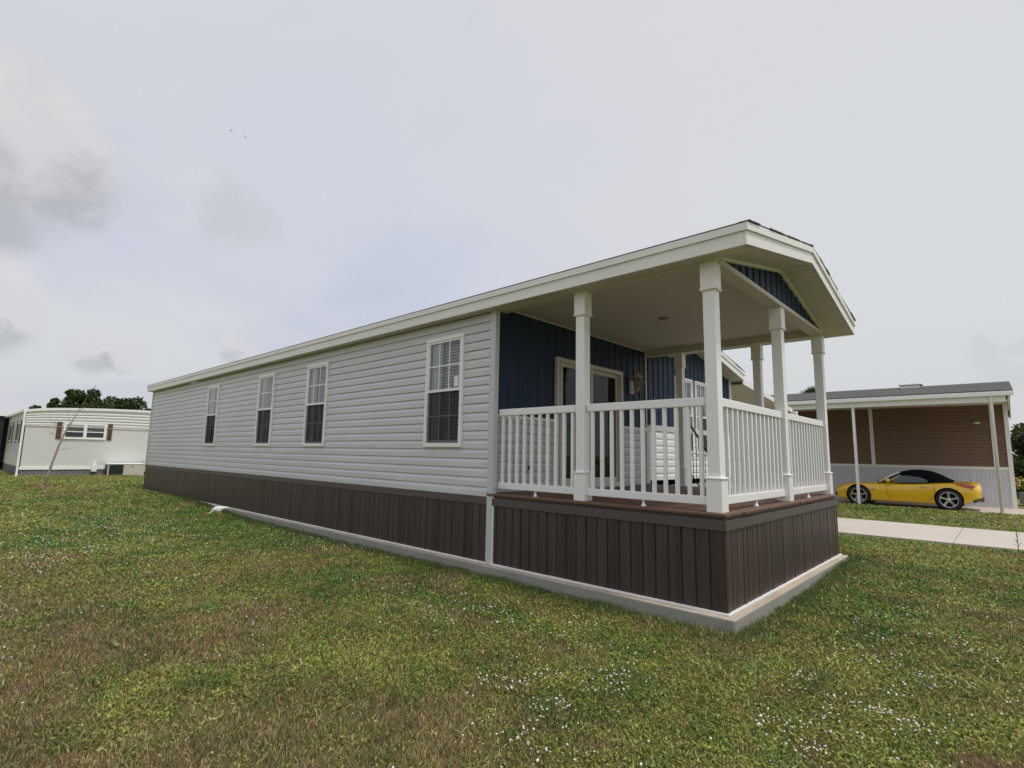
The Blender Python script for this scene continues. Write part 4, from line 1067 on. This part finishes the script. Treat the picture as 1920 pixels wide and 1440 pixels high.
def make_skin(name, chains, material, parent, sub=2):
    vs = []; es = []; rs = []; idx = {}
    for ch in chains:
        ids = []
        for p, r in ch:
            k = tuple(round(c, 4) for c in p)
            if k not in idx: idx[k] = len(vs); vs.append(p); rs.append(r)
            ids.append(idx[k])
        es += list(zip(ids, ids[1:]))
    bm = bmesh.new(); lay = bm.verts.layers.skin.verify()
    bv = [bm.verts.new(p) for p in vs]
    for i, b in enumerate(bv):
        r = rs[i]; b[lay].radius = r if isinstance(r, tuple) else (r, r); b[lay].use_root = (i == 0)
    for a, b in es: bm.edges.new((bv[a], bv[b]))
    me = bpy.data.meshes.new(name+'_s'); bm.to_mesh(me); bm.free()
    o = bpy.data.objects.new(name+'_s', me); COL.objects.link(o); o.modifiers.new('skin', 'SKIN'); ss = o.modifiers.new('sub', 'SUBSURF'); ss.levels = sub
    dg = bpy.context.evaluated_depsgraph_get(); nm = bpy.data.meshes.new_from_object(o.evaluated_get(dg))
    bpy.data.objects.remove(o)
    nm.materials.clear(); nm.materials.append(material)
    for p in nm.polygons: p.use_smooth = True
    r = bpy.data.objects.new(name, nm); COL.objects.link(r); r.parent = parent; return r
ib = empty('ibis', (-.55, 10.25, float(ground_z(-.55, 10.25))), 0, 'white ibis with orange-red face probing the grass beside the concrete slab', 'bird')
# faces the far left: forward = f, body about 0.33 m long, legs 0.15 m
ib.scale = (.86, .86, .86)
f = Vector((-.80, .60, 0)).normalized(); s_ = Vector((f.y, -f.x, 0))
def ip(a, b, c): return tuple(f*a+s_*b+Vector((0, 0, c)))
FEA = mat('feathers', (.80, .78, .72), .7); ORG = mat('ibis_orange', (.60, .17, .08), .5)
make_skin('body', [[(ip(0, 0, .215), (.072, .080)), (ip(.07, 0, .205), (.068, .072)), (ip(.13, 0, .175), (.036, .04)), (ip(.16, 0, .13), (.022, .022)), (ip(.185, 0, .105), (.018, .018)), (ip(.215, 0, .11), (.024, .024))],
                   [(ip(0, 0, .215), .06), (ip(-.08, 0, .225), (.048, .05)), (ip(-.16, 0, .235), (.026, .028)), (ip(-.23, 0, .235), (.012, .02))],
                   [(ip(0, 0, .215), .06), (ip(-.02, .028, .15), (.02, .02)), (ip(-.015, .03, .11), (.011, .011))],
                   [(ip(0, 0, .215), .06), (ip(-.045, -.028, .15), (.02, .02)), (ip(-.06, -.03, .11), (.011, .011))]], FEA, ib)
m = MB(); m.tube([ip(.225, 0, .112), ip(.27, 0, .10), ip(.31, 0, .07), ip(.335, 0, .03), ip(.34, 0, -.005)], [.015, .0105, .008, .006, .003], 8); m.build('bill', ORG, ib)
for (a, b) in ((-.015, .03), (-.06, -.03)):
    m = MB(); m.tube([ip(a, b, .115), ip(a-.03, b, .06), ip(a, b, .0)], [.008, .008, .006], 6)
    for t in (-.5, 0, .5, 2.9): m.tube([ip(a, b, .008), ip(a+.05*math.cos(t), b+.05*math.sin(t), .002)], [.005, .002], 5)
    m.build('leg', ORG, ib)
m = MB(); m.lathe(Vector(ip(.218, .021, .118)), [(.001, .004), (.004, 0), (.001, -.004)], 8); m.build('eye', IRON, ib)

# two birds far up in the sky
def flying(u, v, dist, span, lab):
    p = CAM + dirv(u, v)*dist; e = empty('flying_bird', p, R(40), lab, 'bird', 'two birds in the sky')
    m = MB(); s = span/2
    m.tube([(0, -.32*s, 0), (0, -.1*s, .02*s), (0, .2*s, .02*s), (0, .42*s, 0)], [.02*s, .09*s, .08*s, .01*s], 8)
    for k in (-1, 1):
        m.prism([(0, .18*s, .02*s), (k*.45*s, .22*s, .22*s), (k*s, -.05*s, .08*s), (k*.45*s, -.02*s, .20*s), (0, -.12*s, .02*s)], (0, 0, .02*s))
    m.build('body', mat('bird_dark', (.05, .05, .05), .8), e)
flying(434, 245.5, 150, 1.1, 'tiny dark soaring bird, the upper left one of two in the sky')
flying(460.5, 257.5, 150, .95, 'tiny dark soaring bird, the lower right one of two in the sky')

# ================================================================ CAR
def car():
    c = empty('convertible_car', (17.93, .805, -.165), R(90), 'yellow two-seat convertible with closed black soft top, parked under the brown home’s carport'.replace('’', "'"), 'car')
    YEL = mat('yellow_paint', (.82, .49, .014), .28, coat=1.0, var=.04)
    BLK = mat('tyre_rubber', (.018, .018, .018), .75); TOP = mat('soft_top_fabric', (.006, .006, .010), .95, spec=.1, bump=.1); CHR = mat('wheel_silver', (.62, .62, .63), .25, metallic=.9)
    TRM = mat('black_trim', (.015, .015, .015), .5); RED = mat('tail_red', (.35, .01, .01), .15, coat=1)
    st = [(2.00, .22, .40, .45, .50, .53), (1.97, .46, .30, .44, .53, .56), (1.90, .64, .22, .44, .57, .605), (1.78, .76, .17, .45, .62, .645), (1.60, .835, .15, .47, .675, .69), (1.40, .875, .15, .49, .725, .725), (1.2, .893, .15, .50, .748, .75),
          (1.0, .893, .15, .50, .75, .775), (.8, .882, .15, .49, .745, .80), (.55, .868, .15, .49, .74, .825), (.2, .86, .15, .49, .75, .84), (-.2, .86, .15, .5, .765, .85), (-.6, .868, .15, .51, .79, .865), (-.9, .885, .15, .53, .82, .89), (-1.15, .90, .15, .55, .84, .90),
          (-1.4, .90, .17, .56, .84, .905), (-1.6, .885, .21, .57, .825, .90), (-1.78, .85, .27, .57, .80, .885), (-1.90, .78, .34, .57, .765, .865), (-1.97, .68, .38, .57, .72, .83), (-2.0, .5, .42, .56, .66, .76)]
    m = MB(); n = len(st); rows = []
    for (x, w, zb, zm, zs, zc) in st:
        half = [(0, zb), (w*.55, zb), (w*.90, zb+.005), (w*.965, zb+.05), (w*.985, zm-.12), (w, zm), (w*.985, zm+(zs-zm)*.45), (w*.955, zs-.055), (w*.90, zs-.012), (w*.82, zs), (w*.66, zs+(zc-zs)*.35), (w*.4, zc-.012), (w*.15, zc), (0, zc)]
        ring = [(x, y, z) for y, z in half]+[(x, -y, z) for y, z in half[-2:0:-1]]
        rows.append(ring)
    k = len(rows[0]); m.v = [p for r_ in rows for p in r_]
    for i in range(n-1):
        for j in range(k):
            j2 = (j+1) % k; m.f.append((i*k+j, i*k+j2, (i+1)*k+j2, (i+1)*k+j)); m.sm.append(True)
    m.f.append(tuple(range(k))[::-1]); m.sm.append(True); m.f.append(tuple((n-1)*k+j for j in range(k))); m.sm.append(True)
    body = m.build('body', YEL, None)
    ss = body.modifiers.new('s', 'SUBSURF'); ss.levels = 2; ss.render_levels = 2
    cut = MB()
    for x in (1.20, -1.21):
        for s in (1, -1):
            prof = [(0, .58*s), (.365, .58*s), (.365, 1.1*s), (0, 1.1*s)]; cut.lathe((x, 0, .335), [(max(r_, .001), h) for r_, h in prof], 40, 'Y')
    co = cut.build('cutter', None)
    bmc = bmesh.new(); bmc.from_mesh(co.data); bmesh.ops.remove_doubles(bmc, verts=bmc.verts, dist=.0015)
    bmesh.ops.holes_fill(bmc, edges=[e for e in bmc.edges if e.is_boundary]); bmesh.ops.recalc_face_normals(bmc, faces=bmc.faces); bmc.to_mesh(co.data); bmc.free()
    bmb = bmesh.new(); bmb.from_mesh(body.data); bmesh.ops.recalc_face_normals(bmb, faces=bmb.faces); bmb.to_mesh(body.data); bmb.free()
    bo = body.modifiers.new('b', 'BOOLEAN'); bo.operation = 'DIFFERENCE'; bo.object = co; bo.solver = 'EXACT'
    dg = bpy.context.evaluated_depsgraph_get(); nm = bpy.data.meshes.new_from_object(body.evaluated_get(dg))
    nm.materials.clear(); nm.materials.append(YEL); old = body.data; body.modifiers.clear(); body.data = nm; bpy.data.objects.remove(co)
    for p in nm.polygons: p.use_smooth = True; p.material_index = 0
    try: nm.set_sharp_from_angle(angle=R(40))
    except Exception: pass
    body.parent = c
    # wheel-well liners and wheels
    for x in (1.20, -1.21):
        for s in (1, -1):
            m = MB(); m.lathe((x, 0, .335), [(.362, .84*s), (.362, .60*s), (.001, .60*s)], 36, 'Y'); m.build('wheel_well', TRM, c)
            m = MB(); m.lathe((x, 0, .325), [(.232, .66*s), (.30, .655*s), (.322, .68*s), (.325, .76*s), (.322, .84*s), (.30, .872*s), (.245, .875*s), (.232, .86*s)], 40, 'Y'); w = m.build('wheel', BLK, c)
            m = MB(); m.lathe((x, 0, .325), [(.240, .868*s), (.228, .873*s), (.216, .862*s), (.212, .80*s), (.205, .70*s)], 40, 'Y')
            for q in range(5):
                t = q*2*math.pi/5+.3; ca, sa = math.cos(t), math.sin(t)
                def pp(r_, o, y): return (x+ca*r_-sa*o, y*s, .325+sa*r_+ca*o)
                m.prism([pp(.03, -.035, .845), pp(.12, -.026, .850), (pp(.222, -.040, .855)), pp(.222, .040, .855), pp(.12, .026, .850), pp(.03, .035, .845)], (0, -.03*s, 0))
            m.lathe((x, 0, .325), [(.055, .82*s), (.055, .853*s), (.001, .857*s)], 16, 'Y'); m.build('rim', CHR, w)
            m = MB(); m.lathe((x, 0, .325), [(.001, .73*s), (.16, .73*s), (.16, .74*s), (.001, .745*s)], 24, 'Y'); m.build('brake_disc', METALD, w)
    # soft top
    tp = [(.02, .60, .50, 1.165, .82), (-.05, .66, .52, 1.185, .83), (-.22, .70, .56, 1.225, .84), (-.5, .73, .58, 1.235, .86), (-.75, .74, .585, 1.20, .87), (-1.0, .73, .56, 1.09, .87), (-1.22, .70, .50, .95, .875), (-1.34, .66, .42, .90, .87)]
    m = MB(); rows = []
    for (x, wb, wt, zt, zb) in tp:
        zmid = zb+(zt-zb)*.93; hf = [(wb, zb), (wb-(wb-wt)*.5, (zb+zmid)/2), (wt, zmid-.045), (wt*.90, zmid), (wt*.55, zt-.008), (0, zt)]
        r_ = [(x, y, z) for y, z in hf]+[(x, -y, z) for y, z in hf[-2::-1]]; rows.append(r_)
    k = len(rows[0]); m.v = [p for r_ in rows for p in r_]
    for i in range(len(rows)-1):
        for j in range(k-1): m.f.append((i*k+j, i*k+j+1, (i+1)*k+j+1, (i+1)*k+j)); m.sm.append(True)
    m.f.append(tuple(range(k))); m.sm.append(False); m.f.append(tuple((len(rows)-1)*k+j for j in range(k))[::-1]); m.sm.append(False)
    m.build('soft_top', TOP, c)
    # windscreen with pillars
    m = MB(); A = (.66, .62, .825); Bp = (.04, .50, 1.15)
    m.quad((.70, -.60, .82), (.70, .60, .82), (.05, .50, 1.16), (.05, -.50, 1.16)); m.quad((.70, .60, .82), (.60, .67, .81), (.02, .545, 1.13), (.05, .50, 1.16)); m.quad((.70, -.60, .82), (.60, -.67, .81), (.02, -.545, 1.13), (.05, -.50, 1.16))
    CG = mat('car_glass', (.010, .013, .015), .08, spec=.5); m.build('windscreen', CG, c)
    for s in (1, -1):
        m = MB(); m.tube([(.62, .68*s, .80), (.32, .625*s, .99), (.02, .565*s, 1.15)], [.030, .027, .024], 8); m.build('pillar', mat('pillar_silver', (.72, .72, .72), .4), c)
        SG = mat('side_glass', (.055, .085, .082), .12)
        m = MB(); P = [(.20, .735, .79), (-.72, .765, .835), (-.68, .73, .92), (-.52, .700, .99), (-.12, .655, 1.035), (.04, .650, 1.02)]
        m.prism([(x, y*s, z) for x, y, z in P], (0, .006*s, 0)); m.build('side_window', SG, c)
        m = MB(); m.tube([(.36, .80*s, .83), (.34, .88*s, .86), (.32, .95*s, .88)], [.03, .065, .045], 10); m.build('mirror', YEL, c)
        m = MB(); m.tube([(-.50, .872*s, .70), (-.56, .897*s, .702), (-.68, .900*s, .702), (-.74, .878*s, .70)], .012, 8); m.build('door_handle', CHR, c)
        # door seam
        m = MB(); m.tube([(.40, .862*s, .765), (.40, .872*s, .6), (.38, .868*s, .45), (.30, .858*s, .27)], .0045, 5); m.tube([(-.86, .872*s, .80), (-.88, .89*s, .6), (-.86, .882*s, .42), (-.72, .868*s, .27)], .0045, 5); m.build('door_seam', TRM, c)
        m = MB(); m.prism([(.86, .884*s, .55), (.74, .878*s, .57), (.72, .874*s, .53), (.80, .878*s, .50)], (0, .008*s, 0)); m.build('fender_vent', CHR, c)
        m = MB(); m.prism([(1.98, .42*s, .585), (1.86, .62*s, .615), (1.70, .70*s, .66), (1.78, .58*s, .67), (1.90, .42*s, .625)], (0, 0, .012)); m.build('headlight', mat('headlight_glass', (.5, .5, .5), .1, coat=1), c)
        m = MB(); m.prism([(-1.35, .860*s, .845), (-1.62, .835*s, .835), (-1.88, .79*s, .755), (-1.80, .835*s, .70), (-1.60, .875*s, .755)], (0, .018*s, .012)); m.build('tail_light', RED, c)
        m = MB(); m.lathe((-1.55, .62*s, 0.905), [(.10, 0), (.07, .02), (.001, .035)], 12); 
    m = MB(); m.tube([(-1.97, .70, .37), (-1.985, .3, .33), (-1.985, -.3, .33), (-1.97, -.70, .37)], [.04, .05, .05, .04], 8); m.tube([(-1.80, .85, .30), (-1.97, .70, .37)], [.03, .04], 8); m.build('rear_diffuser', TRM, c)
    m = MB(); m.prism([(1.99, -.22, .33), (1.99, .22, .33), (1.985, .18, .45), (1.985, -.18, .45)], (.012, 0, 0)); m.tube([(1.90, .62, .33), (1.93, .60, .33)], .05, 10); m.tube([(1.90, -.62, .33), (1.93, -.60, .33)], .05, 10); m.build('grille', TRM, c)
    m = MB(); m.tube([(-1.72, .05, .89), (-1.74, .04, .95)], .008, 6); m.build('aerial', TRM, c)
car()

# ================================================================ TREES
LEAF = attr_mat('tree_leaves', 0.6, trans=0.2)
def foliage(name, centers, n, size, parent, base, seed, flat=.85):
    r = np.random.default_rng(seed); cs = np.array(centers)
    k = r.choice(len(cs), n, p=(cs[:, 3]**2.2)/np.sum(cs[:, 3]**2.2))
    d = r.normal(size=(n, 3)); d /= np.linalg.norm(d, axis=1)[:, None]
    rad = cs[k, 3]*(r.random(n)**.38)*(.72+.5*vnoise(d[:, 0]*2+k*3.1, d[:, 1]*2+d[:, 2]*1.7, 1.3, seed))
    p = cs[k, :3]+d*rad[:, None]*np.array([1, 1, flat])
    gap = vnoise(p[:, 0]+p[:, 2]*.7, p[:, 1]-p[:, 2]*.9, 1.1/max(size*4, .3), seed+3)
    p = p[gap > .30]; k = k[gap > .30]; n = len(p)
    nrm = r.normal(size=(n, 3)); nrm[:, 2] += .6; nrm /= np.linalg.norm(nrm, axis=1)[:, None]
    t = np.cross(nrm, r.normal(size=(n, 3))); t /= np.linalg.norm(t, axis=1)[:, None]; b = np.cross(nrm, t)
    s = size*r.uniform(.5, 1.3, n)[:, None]
    V = np.stack([p-t*s, p-b*s*.55, p+t*s, p+b*s*.55], 1).reshape(-1, 3); F = np.arange(n)[:, None]*4+np.array([[0, 1, 2, 3]])
    c = np.array(base)[None]*r.uniform(.55, 1.6, (n, 1)); c[:, 0] *= r.uniform(.8, 1.35, n)
    o = tri_mesh(name, V, F, np.repeat(np.clip(c, 0, 1), 4, 0), LEAF, None); o.parent = parent; return o
def tree(x, y, h, sp, lab, seed, kind='tree', n=5000, size=.22, base=(.045, .075, .022), group=None, lobes=9, low=.3, cat='tree', flat=.85):
    r = random.Random(seed); gz = float(ground_z(x, y))-.1; e = empty(kind, (x, y, gz), 0, lab, cat, group)
    cs = []
    for i in range(lobes):
        a = r.uniform(0, 6.28); q = r.uniform(.1, 1)*sp*.62; zz = h*(low+(1-low)*r.uniform(.15, .88)); cs.append((q*math.cos(a), q*math.sin(a), zz, sp*r.uniform(.26, .42)))
    cs.append((0, 0, h*(.5+low*.5)-.1, sp*.45)); cs.append((r.uniform(-.2, .2)*sp, 0, h-sp*.25, sp*.26))
    m = MB(); m.tube([(0, 0, -.1), (.1*sp*.2, 0, h*.25), (0, .05*sp, h*.55), (.02, 0, h*.8)], [h*.028, h*.022, h*.016, h*.006], 8)
    for q in cs[:7]: m.tube([(0, 0, h*.22+.1*q[2]), (q[0]*.5, q[1]*.5, q[2]*.75), (q[0], q[1], q[2])], [h*.013, h*.009, h*.004], 6)
    m.build('trunk', BARK, e); foliage('crown', cs, n, size, e, base, seed, flat); return e
# big trees behind the white home
TL = [(12.5, 62, 6.6, 4.3, 1), (14.6, 70, 8.6, 4.6, 2), (9.2, 62, 6.9, 2.6, 3), (5.6, 62, 6.0, 2.6, 4), (3.0, 64, 4.7, 3.0, 5), (20, 74, 7.2, 5.0, 6)]
labs = ['dense round-crowned tree rising highest behind the white home', 'tree nearest the grey home eave of those behind the white home', 'open loose-crowned tree left of the tallest behind the white home', 'low small-crowned tree behind the white roof, second from left', 'low broad tree just showing over the left end of the white roof', 'tree peeking out between the white roof and the grey home']
G_ = 'trees behind the white home'
tree(5.8, 66, 7.5, 2.3, labs[0], 12, n=9000, size=.17, group=G_, lobes=14, low=.35, base=(.05, .08, .026))
tree(8.3, 67, 6.9, 2.8, labs[1], 22, n=12000, size=.17, group=G_, lobes=16, low=.25)
tree(3.95, 66, 7.25, 1.8, labs[2], 32, n=4200, size=.17, group=G_, lobes=11, low=.45, base=(.05, .08, .026))
tree(2.6, 66, 6.2, 1.5, labs[3], 42, n=3600, size=.17, group=G_, lobes=9)
tree(1.7, 66, 5.3, 1.9, labs[4], 52, n=7000, size=.17, group=G_, low=.2, base=(.055, .085, .025), lobes=14)
tree(11.0, 68, 6.0, 1.6, labs[5], 62, n=4200, size=.17, group=G_, base=(.055, .09, .028))
# the street behind the camera, seen in the door and window reflections
for k, (x, y, h, s_) in enumerate([(-9, -34, 9, 5.5), (1, -38, 11, 6.5), (11, -33, 8, 5.5), (22, -36, 10, 6.5), (-38, 2, 9, 6), (-42, 16, 10, 7), (-36, 30, 8, 6)]):
    tree(x, y, h, s_, ['wide shade tree standing by itself beyond the southern lawn, farthest left', 'tallest spreading shade tree behind the photographer', 'round shade tree facing the porch door from across the lawn', 'broad shade tree opposite the driveway end', 'shade tree across the side lawn opposite the porch', 'tallest shade tree across the side lawn', 'shade tree across the side lawn near the white home'][k], 100+k, n=2600, size=.6, group='shade trees around the lawn')
# trees right
rl = ['dark bushy tree at the right edge beyond the brown home, the nearer one', 'taller tree with yellow-green tips at the right edge of the picture', 'dark rounded shrub mass under the trees at the right edge']
tree(46, -4.4, 4.6, 3.4, rl[1], 71, n=9000, size=.20, base=(.075, .085, .02), group='trees beyond the brown home', low=.2, lobes=11)
tree(40, -3.6, 3.2, 2.1, rl[0], 81, n=7000, size=.16, base=(.03, .048, .018), group='trees beyond the brown home', low=.05, lobes=10)
tree(34, -3.1, 1.9, 1.6, rl[2], 91, kind='shrub', n=6000, size=.10, base=(.04, .07, .02), low=.0, lobes=9, cat='shrub')
tree(52, -9.5, 5.2, 4.0, 'broad green tree standing outside the right edge of the picture', 95, n=8000, size=.22, group='trees beyond the brown home', low=.1)
# flowering shrubs on a timber retaining bed
def flower_bush(x, y, h, sp, lab, cols, seed):
    e = empty('flowering_shrub', (x, y, -.1), 0, lab, 'shrub', 'flowering shrubs beside the brown home')
    cs = [(random.Random(seed+i).uniform(-.5, .5)*sp, random.Random(seed*3+i).uniform(-.5, .5)*sp, h*.55+.1*i*h/5, sp*.5) for i in range(5)]
    foliage('crown', cs, 2600, .055, e, (.07, .12, .03), seed)
    r = np.random.default_rng(seed+5)
    for ci, colr in enumerate(cols):
        k = 130; c = np.array(cs)[r.integers(0, 5, k)]; d = r.normal(size=(k, 3)); d[:, 2] = abs(d[:, 2]); d[:, 0] -= .4; d /= np.linalg.norm(d, axis=1)[:, None]
        p = c[:, :3]+d*c[:, 3:4]*.98; m = MB()
        for q in p: s = r.uniform(.02, .05); m.lathe(q, [(.001, s*.6), (s, .1*s), (s*.5, -s*.4)], 6)
        m.build('blossoms', mat('petal_%d_%d' % (seed, ci), colr, .6), e)
flower_bush(24.6, -2.45, .75, .9, 'yellow-blooming shrub in the bed by the brown home', [(.75, .52, .05), (.75, .6, .2)], 5)
flower_bush(22.6, -2.75, .55, .8, 'white-blooming shrub in the bed by the brown home', [(.82, .82, .80)], 9)
pl = empty('planter_wall', (21.2, -3.2, -.1), 0, 'low grey timber retaining wall with red bricks at its foot, by the brown home', 'planter')
m = MB()
for k in range(3): m.box(-.1+.03*k, .08+.03*k, -2.4, 1.15, .05+.13*k, .17+.13*k)
m.build('timber', mat('weathered_timber', (.16, .15, .145), .8, var=.4, vscale=5, stretch=(1, .2, 6)), pl, bevel=.01)
m = MB()
for k in range(14): m.box(-.34, -.14, -2.4+k*.25, -2.18+k*.25, -.02, .06)
m.build('brick_edging', mat('red_brick', (.25, .09, .07), .85, var=.3, vscale=9), pl, bevel=.008)
# palm behind the brown home roof
def palm(x, y, h, lab):
    e = empty('palm_tree', (x, y, -.1), 0, lab, 'palm tree'); r = random.Random(8)
    m = MB(); m.tube([(0, 0, 0), (.1, 0, h*.5), (0, 0, h)], [.24, .19, .17], 10); m.build('trunk', BARK, e)
    m = MB()
    for i in range(46):
        a = r.uniform(0, 6.28); el = r.uniform(-.5, 1.45); L_ = r.uniform(.9, 1.25); ca, sa = math.cos(a), math.sin(a)
        base = Vector((0, 0, h)); st_ = Vector((ca*math.cos(el), sa*math.cos(el), math.sin(el)))
        hub = base+st_*L_*.55; side = Vector((-sa, ca, 0)); upv = st_.cross(side)
        m.quad(base+side*.012, base-side*.012, hub-side*.012, hub+side*.012)
        for k in range(15):
            t = (k-7)/7*1.25; d = (st_*math.cos(t)+side*math.sin(t)).normalized(); tip = hub+d*L_*.75*(1-.25*abs(t))+Vector((0, 0, -.18*r.random()))
            wv = d.cross(upv).normalized()*.022; m.quad(hub, hub+d*.35+wv, tip, hub+d*.35-wv)
    m.build('crown', mat('palm_green', (.055, .085, .03), .5, var=.4, vscale=3), e)
palm(45, 9.85, 6.35, 'fan palm whose green top shows over the brown home roof')
# weed at the edge of the driveway
e = empty('weed', (7.78, -1.86, -.13), 0, 'small spindly weed at the near edge of the driveway', 'plant'); rr = random.Random(3)
m = MB(); m.tube([(0, 0, 0), (.01, 0, .25), (.0, .01, .46)], [.006, .005, .002], 6); m.build('stem', mat('weed_stem', (.12, .14, .05), .6), e)
m = MB()
for k in range(26):
    z = .06+k*.016; a = rr.uniform(0, 6.28); l = .12*(1-z*1.4); d = Vector((math.cos(a), math.sin(a), .35)).normalized(); s = Vector((-d.y, d.x, 0))*.012; p = Vector((0, 0, z)); m.quad(p, p+d*l*.5+s, p+d*l, p+d*l*.5-s)
m.build('leaves', mat('weed_leaf', (.12, .16, .05), .6), e)
